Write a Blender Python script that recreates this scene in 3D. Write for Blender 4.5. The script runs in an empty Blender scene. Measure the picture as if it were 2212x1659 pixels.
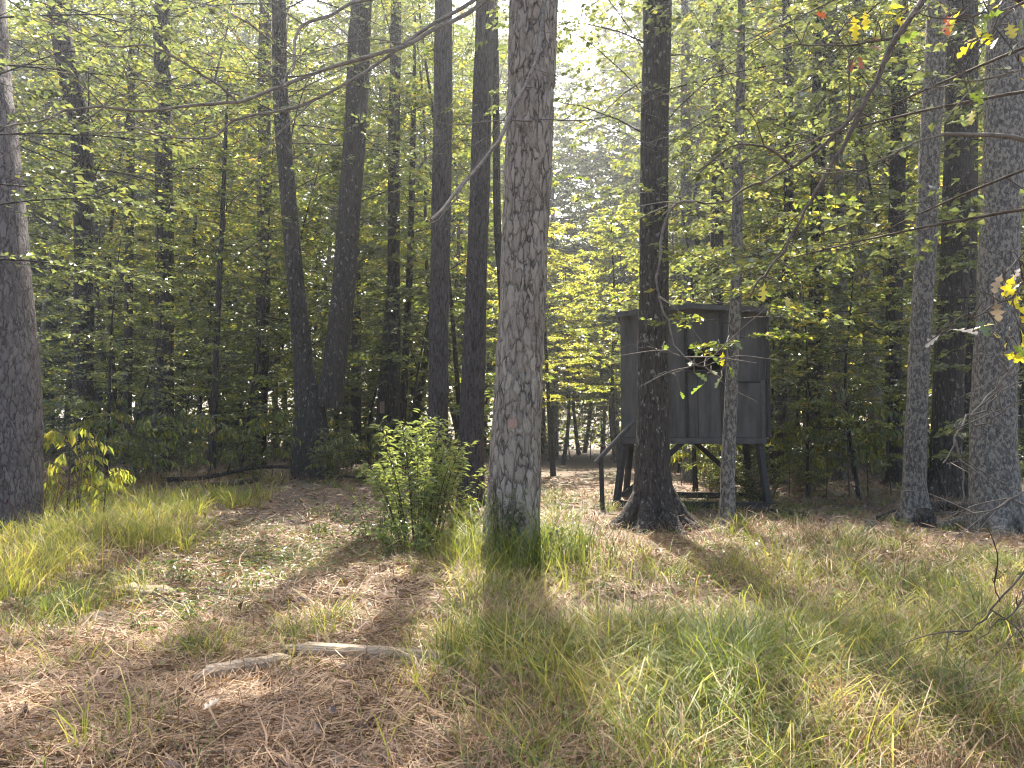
import bpy, math, random
import numpy as np
from mathutils import Vector, Matrix

random.seed(7)
RNG = np.random.default_rng(7)
S = bpy.context.scene
COL = S.collection
R = math.radians

# ------------------------------------------------------------------ camera, sky, sun, exposure
H = 1.25                      # eye height
F = 1662.0                    # focal length in units of a picture 2212 wide
CX, CY, HORIZON = 1106.0, 829.5, 940.0
PITCH = math.atan((HORIZON - CY) / F)
cam_d = bpy.data.cameras.new('camera')
cam_d.sensor_width = 36.0
cam_d.lens = 36.0 * F / 2212.0
cam_d.clip_start = 0.05
cam_d.clip_end = 2000.0
cam = bpy.data.objects.new('camera', cam_d)
COL.objects.link(cam)
cam.location = (0, 0, H)
cam.rotation_euler = (math.pi / 2 + PITCH, 0, 0)
S.camera = cam

SUN_EL, SUN_AZ = 54.0, 2.0    # degrees above the horizon, degrees right of straight ahead
world = bpy.data.worlds.new('World')
S.world = world
world.use_nodes = True
wn = world.node_tree
bg = next(n for n in wn.nodes if n.type == 'BACKGROUND')
sky = wn.nodes.new('ShaderNodeTexSky')
sky.sky_type = 'NISHITA'
sky.sun_disc = False
sky.sun_elevation = R(SUN_EL)
sky.sun_rotation = R(SUN_AZ)
sky.dust_density = 5.0
sky.ozone_density = 0.4
wn.links.new(sky.outputs[0], bg.inputs[0])
bg.inputs[1].default_value = 0.12
sun_d = bpy.data.lights.new('sun', 'SUN')
sun_d.energy = 5.0
sun_d.angle = R(0.5)
sun_d.color = (1.0, 0.93, 0.82)
sun = bpy.data.objects.new('sun', sun_d)
COL.objects.link(sun)
sdir = Vector((math.sin(R(SUN_AZ)) * math.cos(R(SUN_EL)), math.cos(R(SUN_AZ)) * math.cos(R(SUN_EL)), math.sin(R(SUN_EL))))
sun.rotation_euler = sdir.to_track_quat('Z', 'Y').to_euler()
sun.location = (0, 0, 60)
S.view_settings.view_transform = 'Standard'
S.view_settings.look = 'None'
S.view_settings.gamma = 1.0
S.view_settings.use_curve_mapping = False
S.view_settings.exposure = 2.3
S.cycles.use_denoising = True
S.cycles.filter_width = 1.1
S.cycles.max_bounces = 8
S.cycles.diffuse_bounces = 3
S.cycles.glossy_bounces = 2
S.cycles.transmission_bounces = 4
S.cycles.volume_bounces = 0
S.cycles.sample_clamp_indirect = 6.0


# ------------------------------------------------------------------ geometry helpers
def W(px, py, d):
    """World point seen at picture position (px, py) at distance d straight ahead."""
    u, v = (px - CX) / F, (CY - py) / F
    cp, sp = math.cos(PITCH), math.sin(PITCH)
    dy, dz = cp - v * sp, sp + v * cp
    t = d / dy
    return np.array((u * t, d, H + dz * t))


def sm(a, b, x):
    t = np.clip((np.asarray(x, float) - a) / (b - a), 0, 1)
    return t * t * (3 - 2 * t)


PATH = 0.088                   # the clearing runs away along x = PATH * y


def ground_z(x, y):
    x = np.asarray(x, float)
    y = np.asarray(y, float)
    off = x - PATH * y
    left = sm(1.5, 5.0, -off)
    right = sm(2.5, 6.0, off)
    z = 0.36 * left * sm(8, 17, y) + 0.12 * right * sm(9, 18, y)
    z = z - 0.35 * sm(18, 60, y) * (1 - 0.8 * left)
    z = z + 0.20 * np.exp(-((x + 4.6) / 1.6) ** 2 - ((y - 8.3) / 2.0) ** 2)
    n = (np.sin(x * 1.7 + 0.6 * y) * np.sin(y * 1.3 - 0.4 * x) * 0.035
         + np.sin(x * 4.1 - y * 1.1 + 1.3) * np.sin(y * 3.7 + x * 0.7) * 0.018
         + np.sin(x * 9.3 + y * 2.1) * np.sin(y * 8.1 - x * 3.3 + 2.0) * 0.008)
    return z + n


def G(px, d):
    x = (px - CX) / F * d
    return np.array((x, d, float(ground_z(x, d))))


def unit(a):
    return a / np.maximum(np.linalg.norm(a, axis=-1, keepdims=True), 1e-9)


class MB:
    """Collects vertices and faces, then links them as ONE mesh object."""

    def __init__(self):
        self.v, self.f, self.c, self.m, self.n, self.s = [], [], [], [], 0, []

    def add(self, v, f, mat=0, smooth=False):
        v = np.asarray(v, np.float32).reshape(-1, 3)
        f = np.asarray(f, np.int32)
        self.v.append(v)
        self.f.append(f.ravel() + self.n)
        self.c.append(np.full(len(f), f.shape[1], np.int32))
        self.m.append(np.full(len(f), mat, np.int32))
        self.s.append(np.full(len(f), smooth, bool))
        self.n += len(v)

    def tube(self, pts, rad, sides=8, mat=0, rough=0.0, cap=True, seed=0):
        pts = np.asarray(pts, float)
        rad = np.broadcast_to(np.asarray(rad, float), (len(pts),))
        tan = unit(np.gradient(pts, axis=0))
        ref = np.array((0, 0, 1.0)) if abs(tan[0][2]) < 0.9 else np.array((1.0, 0, 0))
        a = np.cross(tan[0], ref)
        a /= np.linalg.norm(a)
        rings = []
        ang = np.arange(sides) * 2 * math.pi / sides
        for i, p in enumerate(pts):
            a = a - tan[i] * np.dot(a, tan[i])
            a /= max(np.linalg.norm(a), 1e-9)
            b = np.cross(tan[i], a)
            rr = rad[i] * np.ones(sides)
            if rough:
                rr = rr * (1 + rough * (np.sin(ang * 3 + i * 0.7 + seed) * 0.5 + np.sin(ang * 5 - i * 0.43 + seed * 2) * 0.35 + np.sin(ang * 2 + i * .21 + seed) * .5))
            rings.append(p + np.outer(np.cos(ang) * rr, a) + np.outer(np.sin(ang) * rr, b))
        v = np.concatenate(rings)
        k = np.arange(sides)
        fs = []
        for i in range(len(pts) - 1):
            o = i * sides
            fs.append(np.stack([o + k, o + (k + 1) % sides, o + sides + (k + 1) % sides, o + sides + k], 1))
        n0 = self.n
        self.add(v, np.concatenate(fs), mat, True)
        if cap:
            e = len(v) - sides + np.arange(sides)
            self.add(v[e], np.arange(sides)[None, :], mat)
            self.add(v[:sides], np.arange(sides)[None, ::-1], mat)

    def box(self, x0, x1, y0, y1, z0, z1, mat=0, M=None):
        v = np.array([(x, y, z) for z in (z0, z1) for y in (y0, y1) for x in (x0, x1)], float)
        if M is not None:
            v = np.array([M @ Vector(p) for p in v])
        f = [(0, 2, 3, 1), (4, 5, 7, 6), (0, 1, 5, 4), (2, 6, 7, 3), (0, 4, 6, 2), (1, 3, 7, 5)]
        self.add(v, f, mat)

    def beam(self, p, q, w, h, mat=0):
        """A square bar from p to q."""
        p, q = Vector(p), Vector(q)
        d = q - p
        L = d.length
        rot = d.to_track_quat('X', 'Z').to_matrix().to_4x4()
        self.box(0, L, -w / 2, w / 2, -h / 2, h / 2, mat, Matrix.Translation(p) @ rot)

    def leaves(self, pos, dirs, nrm, size, ratio=0.5, mat=0, fold=0.12):
        """Small folded leaf blades, four points each."""
        n = len(pos)
        if not n:
            return
        d = unit(dirs)
        s = np.cross(d, nrm)
        s = unit(s)
        u = np.cross(s, d)
        L = np.asarray(size, float).reshape(-1, 1) * np.ones((n, 1))
        base = pos
        tip = pos + d * L - u * L * 0.10
        mid = pos + d * L * 0.45
        v = np.stack([base, mid + s * L * ratio / 2 + u * L * fold, tip, mid - s * L * ratio / 2 + u * L * fold], 1).reshape(-1, 3)
        i = np.arange(n)[:, None] * 4
        f = np.concatenate([i + np.array([[0, 1, 2]]), i + np.array([[0, 2, 3]])], 1).reshape(-1, 3)
        self.add(v, f, mat)

    def build(self, name, mats, parent=None, loc=None):
        me = bpy.data.meshes.new(name)
        v = np.concatenate(self.v)
        f = np.concatenate(self.f)
        c = np.concatenate(self.c)
        me.vertices.add(len(v))
        me.vertices.foreach_set('co', v.ravel())
        me.loops.add(len(f))
        me.loops.foreach_set('vertex_index', f)
        me.polygons.add(len(c))
        me.polygons.foreach_set('loop_start', np.concatenate([[0], np.cumsum(c)[:-1]]).astype(np.int32))
        for m in (mats if isinstance(mats, (list, tuple)) else [mats]):
            me.materials.append(m)
        me.polygons.foreach_set('material_index', np.concatenate(self.m))
        me.polygons.foreach_set('use_smooth', np.concatenate(self.s))
        me.update(calc_edges=True)
        return link(name, me, parent, loc)


def link(name, me, parent=None, loc=None):
    o = bpy.data.objects.new(name, me)
    COL.objects.link(o)
    if parent is not None:
        o.parent = parent
    if loc is not None:
        o.location = loc
    return o


def tag(o, label=None, cat=None, group=None, kind=None):
    if label:
        o['label'] = label
    if cat:
        o['category'] = cat
    if group:
        o['group'] = group
    if kind:
        o['kind'] = kind
    return o


def thing(name, label, cat, loc=(0, 0, 0), group=None, rz=0.0):
    o = bpy.data.objects.new(name, None)
    o.empty_display_size = 0.2
    COL.objects.link(o)
    o.location = [float(c) for c in loc]
    o.rotation_euler = (0, 0, rz)
    return tag(o, label, cat, group)


def copy_thing(root, loc, rz, scale=1.0, label=None):
    r = root.copy()
    COL.objects.link(r)
    r.location = [float(c) for c in loc]
    r.rotation_euler = (0, 0, rz)
    r.scale = (scale, scale, scale) if np.isscalar(scale) else scale
    if label:
        r['label'] = label
    for ch in list(root.children):
        c = ch.copy()
        COL.objects.link(c)
        c.parent = r
        for g in ch.children:
            e = g.copy()
            COL.objects.link(e)
            e.parent = c
    return r


def spline(pts, n):
    """Catmull-Rom through the points, n samples."""
    p = np.asarray(pts, float)
    if len(p) == 2:
        t = np.linspace(0, 1, n)[:, None]
        return p[0] * (1 - t) + p[1] * t
    q = np.vstack([2 * p[0] - p[1], p, 2 * p[-1] - p[-2]])
    out = []
    for s in np.linspace(0, len(p) - 1 - 1e-6, n):
        i = int(s)
        t = s - i
        a, b, c, d = q[i], q[i + 1], q[i + 2], q[i + 3]
        out.append(0.5 * (2 * b + (c - a) * t + (2 * a - 5 * b + 4 * c - d) * t * t + (3 * b - a - 3 * c + d) * t ** 3))
    return np.array(out)


# ------------------------------------------------------------------ materials
def new_mat(name):
    m = bpy.data.materials.new(name)
    m.use_nodes = True
    nt = m.node_tree
    nt.nodes.clear()
    out = nt.nodes.new('ShaderNodeOutputMaterial')
    return m, nt, out


def nd(nt, kind, ins=None, **props):
    n = nt.nodes.new('ShaderNode' + kind)
    for k, v in props.items():
        setattr(n, k, v)
    for k, v in (ins or {}).items():
        s = n.inputs[k]
        if hasattr(v, 'is_output'):
            nt.links.new(v, s)
        else:
            s.default_value = v
    return n


def ramp(nt, fac, stops, interp='LINEAR'):
    n = nt.nodes.new('ShaderNodeValToRGB')
    cr = n.color_ramp
    cr.interpolation = interp
    while len(cr.elements) > 1:
        cr.elements.remove(cr.elements[-1])
    for i, (p, c) in enumerate(stops):
        e = cr.elements[0] if i == 0 else cr.elements.new(p)
        e.position = p
        e.color = (*c, 1) if len(c) == 3 else c
    nt.links.new(fac, n.inputs[0])
    return n.outputs[0]


def coords(nt, scale):
    tc = nd(nt, 'TexCoord')
    oi = nd(nt, 'ObjectInfo')
    sh = nd(nt, 'VectorMath', {0: tc.outputs['Object']}, operation='ADD')
    mul = nd(nt, 'Math', {0: oi.outputs['Random'], 1: 37.0}, operation='MULTIPLY')
    nt.links.new(mul.outputs[0], sh.inputs[1])
    mp = nd(nt, 'Mapping', {'Vector': sh.outputs[0], 'Scale': scale})
    return mp.outputs[0]


def bark(name, crack, plate, light, sc=(14, 14, 4.5), patch=None, patch_amt=0.0, patch_sc=9.0, bump=0.9, warp=0.25, rough=0.9, edge=0.12):
    m, nt, out = new_mat(name)
    v = coords(nt, sc)
    nz = nd(nt, 'TexNoise', {'Vector': v, 'Scale': 1.3, 'Detail': 4.0})
    wv = nd(nt, 'VectorMath', {0: nz.outputs['Color'], 1: (warp * 3,) * 3}, operation='MULTIPLY')
    av = nd(nt, 'VectorMath', {0: v, 1: wv.outputs[0]}, operation='ADD')
    vo = nd(nt, 'TexVoronoi', {'Vector': av.outputs[0], 'Scale': 1.0}, feature='DISTANCE_TO_EDGE')
    vc = nd(nt, 'TexVoronoi', {'Vector': av.outputs[0], 'Scale': 1.0}, feature='F1')
    fine = nd(nt, 'TexNoise', {'Vector': v, 'Scale': 5.0, 'Detail': 6.0, 'Roughness': 0.7})
    grain = ramp(nt, fine.outputs['Fac'], [(0.3, plate), (0.72, light)])
    tint = nd(nt, 'Mix', {'Factor': 0.5, 6: grain, 7: ramp(nt, vc.outputs['Color'], [(0.2, plate), (0.9, light)])}, data_type='RGBA')
    cr = ramp(nt, vo.outputs['Distance'], [(0.0, (1, 1, 1)), (edge, (0.35, 0.35, 0.35)), (edge * 2.2, (0, 0, 0))])
    brk = ramp(nt, nd(nt, 'TexNoise', {'Vector': v, 'Scale': 0.9, 'Detail': 3.0}).outputs['Fac'], [(0.36, (0.12, 0.12, 0.12)), (0.58, (1, 1, 1))])
    cr = nd(nt, 'Math', {0: cr, 1: brk}, operation='MULTIPLY').outputs[0]
    col = nd(nt, 'Mix', {0: cr, 6: tint.outputs[2], 7: (*crack, 1)}, data_type='RGBA').outputs[2]
    if patch:
        v2 = coords(nt, (patch_sc, patch_sc, patch_sc * 0.6))
        pn = nd(nt, 'TexNoise', {'Vector': v2, 'Scale': 1.0, 'Detail': 5.0, 'Roughness': 0.62})
        pf = ramp(nt, pn.outputs['Fac'], [(0.62 - patch_amt * 0.25, (0, 0, 0)), (0.66 - patch_amt * 0.25, (0.85, 0.85, 0.85))])
        col = nd(nt, 'Mix', {0: pf, 6: col, 7: (*patch, 1)}, data_type='RGBA').outputs[2]
    hgt = ramp(nt, vo.outputs['Distance'], [(0.0, (0, 0, 0)), (edge * 2.4, (0.8, 0.8, 0.8)), (0.6, (1, 1, 1))])
    hm = nd(nt, 'Math', {0: hgt, 1: fine.outputs['Fac']}, operation='ADD')
    bp = nd(nt, 'Bump', {'Strength': bump, 'Distance': 0.03, 'Height': hm.outputs[0]})
    p = nd(nt, 'BsdfPrincipled', {'Base Color': col, 'Roughness': rough, 'Normal': bp.outputs[0]})
    p.inputs['Specular IOR Level'].default_value = 0.25
    nt.links.new(p.outputs[0], out.inputs[0])
    return m


def leafmat(name, stops, trans=0.45, rough=0.3, tgain=2.3, spec=0.9, tyellow=(1.0, 0.97, 0.55), patchy=0.0):
    m, nt, out = new_mat(name)
    g = nd(nt, 'NewGeometry')
    oi = nd(nt, 'ObjectInfo')
    a = nd(nt, 'Math', {0: oi.outputs['Random'], 1: 0.22}, operation='MULTIPLY')
    b = nd(nt, 'Math', {0: g.outputs['Random Per Island'], 1: 0.78, 2: a.outputs[0]}, operation='MULTIPLY_ADD')
    fac = b.outputs[0]
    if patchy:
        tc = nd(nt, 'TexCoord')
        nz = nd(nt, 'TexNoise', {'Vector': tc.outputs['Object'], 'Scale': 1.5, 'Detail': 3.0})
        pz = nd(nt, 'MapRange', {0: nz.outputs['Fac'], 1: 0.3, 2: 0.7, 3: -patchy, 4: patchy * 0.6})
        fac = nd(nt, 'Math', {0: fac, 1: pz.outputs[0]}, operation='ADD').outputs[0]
    col = ramp(nt, fac, stops)
    tcol = nd(nt, 'VectorMath', {0: col, 1: tuple(tgain * c for c in tyellow)}, operation='MULTIPLY')
    p = nd(nt, 'BsdfPrincipled', {'Base Color': col, 'Roughness': rough})
    p.inputs['Specular IOR Level'].default_value = spec
    t = nd(nt, 'BsdfTranslucent', {'Color': tcol.outputs[0]})
    mx = nd(nt, 'MixShader', {0: trans, 1: p.outputs[0], 2: t.outputs[0]})
    nt.links.new(mx.outputs[0], out.inputs[0])
    return m


def plain(name, c0, c1, sc=(6, 6, 6), rough=0.8, bump=0.3, spec=0.3, detail=6.0, lo=0.3, hi=0.7):
    m, nt, out = new_mat(name)
    v = coords(nt, sc)
    nz = nd(nt, 'TexNoise', {'Vector': v, 'Scale': 1.0, 'Detail': detail, 'Roughness': 0.65})
    col = ramp(nt, nz.outputs['Fac'], [(lo, c0), (hi, c1)])
    bp = nd(nt, 'Bump', {'Strength': bump, 'Distance': 0.01, 'Height': nz.outputs['Fac']})
    p = nd(nt, 'BsdfPrincipled', {'Base Color': col, 'Roughness': rough, 'Normal': bp.outputs[0]})
    p.inputs['Specular IOR Level'].default_value = spec
    nt.links.new(p.outputs[0], out.inputs[0])
    return m


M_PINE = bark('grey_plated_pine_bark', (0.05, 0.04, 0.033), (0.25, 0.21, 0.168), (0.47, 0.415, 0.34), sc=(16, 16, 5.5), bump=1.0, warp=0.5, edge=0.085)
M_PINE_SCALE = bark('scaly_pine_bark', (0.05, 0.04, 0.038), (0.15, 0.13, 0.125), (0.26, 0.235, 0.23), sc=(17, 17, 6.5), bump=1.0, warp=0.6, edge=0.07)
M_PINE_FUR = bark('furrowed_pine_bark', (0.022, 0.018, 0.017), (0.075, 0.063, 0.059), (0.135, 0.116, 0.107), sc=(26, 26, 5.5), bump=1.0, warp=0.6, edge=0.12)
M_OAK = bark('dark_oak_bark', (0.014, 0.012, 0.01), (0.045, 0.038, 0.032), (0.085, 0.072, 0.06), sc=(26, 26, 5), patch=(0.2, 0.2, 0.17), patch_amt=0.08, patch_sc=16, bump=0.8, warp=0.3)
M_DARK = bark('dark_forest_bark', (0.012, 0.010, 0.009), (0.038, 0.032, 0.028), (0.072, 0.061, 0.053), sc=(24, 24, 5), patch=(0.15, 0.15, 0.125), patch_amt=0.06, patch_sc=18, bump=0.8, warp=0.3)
M_LICHEN = bark('lichen_mottled_bark', (0.045, 0.04, 0.035), (0.10, 0.09, 0.08), (0.18, 0.165, 0.15), sc=(34, 34, 11), patch=(0.265, 0.245, 0.205), patch_amt=0.5, patch_sc=26, bump=0.7, warp=0.4)
M_TWIG = plain('grey_twig_bark', (0.075, 0.063, 0.052), (0.19, 0.165, 0.135), (9, 9, 30), 0.9, 0.6, 0.12)
M_TWIG_DARK = plain('brown_twig_bark', (0.05, 0.04, 0.03), (0.125, 0.10, 0.078), (9, 9, 30), 0.9, 0.6, 0.12)

GREENS = [(0.0, (0.036, 0.049, 0.025)), (0.35, (0.058, 0.073, 0.036)), (0.7, (0.085, 0.099, 0.046)), (0.92, (0.12, 0.13, 0.045)), (1.0, (0.23, 0.19, 0.06))]
L_GREEN = leafmat('green_forest_leaf', GREENS, 0.5)
L_MIX = leafmat('turning_forest_leaf', [(0.0, (0.04, 0.06, 0.016)), (0.4, (0.07, 0.095, 0.022)), (0.7, (0.13, 0.14, 0.03)), (0.88, (0.24, 0.2, 0.045)), (1.0, (0.24, 0.12, 0.05))], 0.5)
L_YEL = leafmat('yellow_green_leaf', [(0.0, (0.10, 0.13, 0.03)), (0.5, (0.17, 0.19, 0.045)), (1.0, (0.3, 0.25, 0.06))], 0.55)  # lightened to carry sunlight on the far trees
L_OAKY = leafmat('yellow_oak_leaf', [(0.0, (0.26, 0.28, 0.03)), (0.5, (0.38, 0.34, 0.03)), (1.0, (0.45, 0.33, 0.05))], 0.6, tgain=1.5)
L_OAKG = leafmat('green_oak_leaf', [(0.0, (0.05, 0.085, 0.02)), (1.0, (0.10, 0.13, 0.03))], 0.45)
L_RUST = leafmat('rusty_dead_leaf', [(0.0, (0.16, 0.05, 0.02)), (0.6, (0.28, 0.10, 0.04)), (1.0, (0.33, 0.17, 0.08))], 0.3, tgain=1.3, tyellow=(1.2, 0.8, 0.5))
L_PALE = leafmat('pale_and_glint_leaf', [(0.0, (0.22, 0.165, 0.11)), (1.0, (0.4, 0.33, 0.25))], 0.2, tgain=1.0, tyellow=(1, 1, 0.9))  # dead leaf colour, also used to paint white glints on right-edge leaves
L_BUSH = leafmat('bush_leaf', [(0.0, (0.09, 0.12, 0.045)), (0.6, (0.15, 0.18, 0.065)), (0.9, (0.22, 0.235, 0.08)), (1.0, (0.36, 0.3, 0.08))], 0.4, rough=0.34)
L_NEEDLE = leafmat('pine_needle', [(0.0, (0.03, 0.055, 0.02)), (1.0, (0.06, 0.09, 0.03))], 0.25)
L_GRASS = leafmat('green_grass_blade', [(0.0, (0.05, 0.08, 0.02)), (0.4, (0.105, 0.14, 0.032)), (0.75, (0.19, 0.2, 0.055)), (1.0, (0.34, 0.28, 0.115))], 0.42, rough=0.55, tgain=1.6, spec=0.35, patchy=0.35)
L_GRASSY = leafmat('sun_lightened_grass_blade', [(0.0, (0.12, 0.15, 0.032)), (0.5, (0.22, 0.235, 0.055)), (1.0, (0.42, 0.34, 0.13))], 0.45, rough=0.55, tgain=1.6, spec=0.35, patchy=0.35)  # sunlit brightness of the left grass put into a lighter colour
L_STRAW = leafmat('dry_straw', [(0.0, (0.10, 0.05, 0.022)), (0.45, (0.24, 0.135, 0.06)), (0.85, (0.37, 0.245, 0.115)), (1.0, (0.5, 0.385, 0.215))], 0.15, rough=0.7, tgain=1.1, tyellow=(1, .9, .7), patchy=0.25)
L_CLOVER = leafmat('ground_cover_leaf', [(0.0, (0.06, 0.10, 0.02)), (1.0, (0.15, 0.19, 0.04))], 0.4, tgain=1.7)
M_WOOD = plain('weathered_split_wood', (0.15, 0.108, 0.07), (0.46, 0.37, 0.26), (2.5, 55, 55), 0.9, 1.0)
M_BLIND = plain('charcoal_painted_panel', (0.036, 0.033, 0.03), (0.095, 0.088, 0.08), (9, 9, 1.5), 0.8, 0.25, lo=.3, hi=.72)
M_FRAME = plain('black_painted_lumber', (0.012, 0.012, 0.012), (0.028, 0.026, 0.024), (5, 5, 20), 0.6, 0.3)
M_TRIM = plain('grey_weathered_trim', (0.04, 0.038, 0.036), (0.085, 0.08, 0.075), (8, 8, 8), 0.7, 0.3)
M_INK = plain('dark_interior', (0.01, 0.01, 0.01), (0.014, 0.013, 0.012), (5, 5, 5), 0.95, 0.1)
M_PAINT = plain('faded_orange_paint', (0.26, 0.15, 0.11), (0.34, 0.25, 0.2), (30, 30, 30), 0.8, 0.3)

# ground: bare soil and leaf litter below the straw and grass
m, nt, out = new_mat('litter_covered_soil')
tc = nd(nt, 'TexCoord')
n1 = nd(nt, 'TexNoise', {'Vector': tc.outputs['Object'], 'Scale': 0.8, 'Detail': 8.0, 'Roughness': 0.6})
n2 = nd(nt, 'TexNoise', {'Vector': tc.outputs['Object'], 'Scale': 28.0, 'Detail': 8.0, 'Roughness': 0.75})
a = ramp(nt, n2.outputs['Fac'], [(0.3, (0.045, 0.03, 0.02)), (0.5, (0.11, 0.072, 0.048)), (0.72, (0.22, 0.15, 0.10))])
b = ramp(nt, n2.outputs['Fac'], [(0.3, (0.035, 0.04, 0.015)), (0.7, (0.12, 0.12, 0.05))])
mixf = ramp(nt, n1.outputs['Fac'], [(0.46, (0, 0, 0)), (0.62, (0.8, 0.8, 0.8))])
mc = nd(nt, 'Mix', {0: mixf, 6: a, 7: b}, data_type='RGBA')
bp = nd(nt, 'Bump', {'Strength': 0.8, 'Distance': 0.03, 'Height': n2.outputs['Fac']})
p = nd(nt, 'BsdfPrincipled', {'Base Color': mc.outputs[2], 'Roughness': 0.95, 'Normal': bp.outputs[0]})
nt.links.new(p.outputs[0], out.inputs[0])
M_SOIL = m

# ------------------------------------------------------------------ ground
xs = np.unique(np.concatenate([np.linspace(-14, 14, 200), np.linspace(-160, 160, 90)]))
ys = np.unique(np.concatenate([np.linspace(1.5, 26, 190), np.linspace(-60, 260, 110)]))
X, Y = np.meshgrid(xs, ys)
Z = ground_z(X, Y)
nx, ny = len(xs), len(ys)
k = (np.arange(ny - 1)[:, None] * nx + np.arange(nx - 1)[None, :]).ravel()
mb = MB()
mb.add(np.stack([X, Y, Z], -1).reshape(-1, 3), np.stack([k, k + 1, k + nx + 1, k + nx], 1), 0, True)
tag(mb.build('ground', M_SOIL), kind='structure')


# ------------------------------------------------------------------ trees
def limb_spray(mb, p0, az, L, rise, rng, leaf, nleaf, wood, leafm, thick=0.012, droop=0.18, curl=0.45, ratio=0.6, tilt=0.85, spread=0.42, leaves_mb=None, twigs=8):
    """One limb with side twigs and leaves: a flat spray such as understory trees carry."""
    t = np.linspace(0, 1, 6)
    a = az + curl * rng.uniform(-1, 1) * t ** 1.5
    step = np.stack([np.cos(a), np.sin(a), rise * (1 - t) - droop * t * 1.6], 1) * (L / 5)
    pts = p0 + np.vstack([np.zeros(3), np.cumsum(step[:-1], 0)])
    mb.tube(pts, thick * 0.7 * (1 - 0.8 * t), 4, wood, cap=False)
    P, D = [], []
    per = max(2, nleaf // twigs)
    for j in range(twigs):
        s = 0.22 + 0.78 * (j + rng.random() * 0.8) / twigs
        i = min(int(s * 5), 4)
        b = pts[i] + (pts[i + 1] - pts[i]) * (s * 5 - i)
        side = 1 if j % 2 else -1
        aa = a[i] + side * rng.uniform(0.5, 1.1)
        ll = L * spread * (1.15 - 0.7 * s) * rng.uniform(0.6, 1.2)
        if j == twigs - 1:
            aa = a[-1]
        e = b + np.array((math.cos(aa), math.sin(aa), rng.uniform(-0.25, 0.12))) * ll
        mb.tube(np.array([b, (b + e) / 2 + (0, 0, 0.04 * ll), e]), thick * 0.2 * np.array((1, .7, .3)), 3, wood, cap=False)
        q = np.linspace(0.1, 1.0, per) ** 0.55 + rng.uniform(-.05, .05, per)
        pp = b + (e - b) * q[:, None]
        pp[:, 2] += 0.04 * ll * 4 * q * (1 - q)
        sd = np.where(np.arange(per) % 2, 1, -1) * rng.uniform(0.4, 1.3, per)
        dd = np.stack([np.cos(aa + sd), np.sin(aa + sd), rng.uniform(-0.5, 0.2, per)], 1)
        P.append(pp)
        D.append(dd)
    P, D = np.concatenate(P), np.concatenate(D)
    N = np.stack([rng.normal(0, tilt, len(P)), rng.normal(0, tilt, len(P)), np.ones(len(P))], 1)
    P = P + rng.normal(0, 0.02, P.shape)
    (leaves_mb or mb).leaves(P, D, N, leaf * rng.uniform(0.6, 1.2, len(P)), ratio, leafm)


def fill_crown(rng, trunk_pts, wood_mb, crown_mb, z0, z1, n, reach, leaf, nleaf, thick=0.014, **kw):
    """Limbs from z0 to z1 along the trunk, longest in the middle."""
    tz = trunk_pts[:, 2]
    for i in range(n):
        f = (i + rng.random()) / n
        z = z0 + (z1 - z0) * f
        p0 = np.array([np.interp(z, tz, trunk_pts[:, c]) for c in (0, 1, 2)])
        L = reach * (0.45 + 0.75 * math.sin(math.pi * min(1, f * 0.85 + 0.15))) * rng.uniform(0.55, 1.15)
        limb_spray(wood_mb, p0, i * 2.4 + rng.uniform(-.5, .5), L, rng.uniform(-0.05, 0.95), rng, leaf, nleaf, 0, 0, thick=thick * L / 2, leaves_mb=crown_mb, **kw)


def trunk_path(height, rng, sway=0.25, n=9):
    z = np.linspace(-0.25, height, n)
    ph = rng.uniform(0, 6.28, 4)
    x = sway * (np.sin(z / height * 3 + ph[0]) - math.sin(ph[0])) + sway * 0.4 * (np.sin(z / height * 7 + ph[1]) - math.sin(ph[1]))
    y = sway * (np.sin(z / height * 3 + ph[2]) - math.sin(ph[2])) + sway * 0.4 * (np.sin(z / height * 7 + ph[3]) - math.sin(ph[3]))
    return np.stack([x, y, z], 1)


def library_tree(name, label, cat, group, seed, height, r0, z0, nl, reach, leaf, nleaf, leafm, barkm, sway=0.25, **kw):
    rng = np.random.default_rng(seed)
    root = thing(name, label, cat, (0, 0, 0), group)
    tp = trunk_path(height, rng, sway)
    f = np.clip((tp[:, 2] + 0.25) / (height + 0.25), 0, 1)
    rad = r0 * (1 - 0.86 * f ** 1.1)
    rad[0] *= 1.35
    wm, cm = MB(), MB()
    wm.tube(spline(tp, 22), np.interp(np.linspace(0, 1, 22), np.linspace(0, 1, len(rad)), rad), 9, 0, rough=0.05, seed=seed)
    fill_crown(rng, tp, wm, cm, z0, height * 0.98, nl, reach, leaf, nleaf, **kw)
    wm.build('trunk', barkm, root)
    tag(cm.build('crown', leafm, root), kind='stuff')
    return root


used = set()


def put(lib, loc, rz, sc):
    loc = np.array(loc, float)
    if lib.name not in used:
        used.add(lib.name)
        lib.location = [float(c) for c in loc]
        lib.rotation_euler = (0, 0, rz)
        lib.scale = (sc, sc, sc)
        return lib
    return copy_thing(lib, loc, rz, sc)


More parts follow.
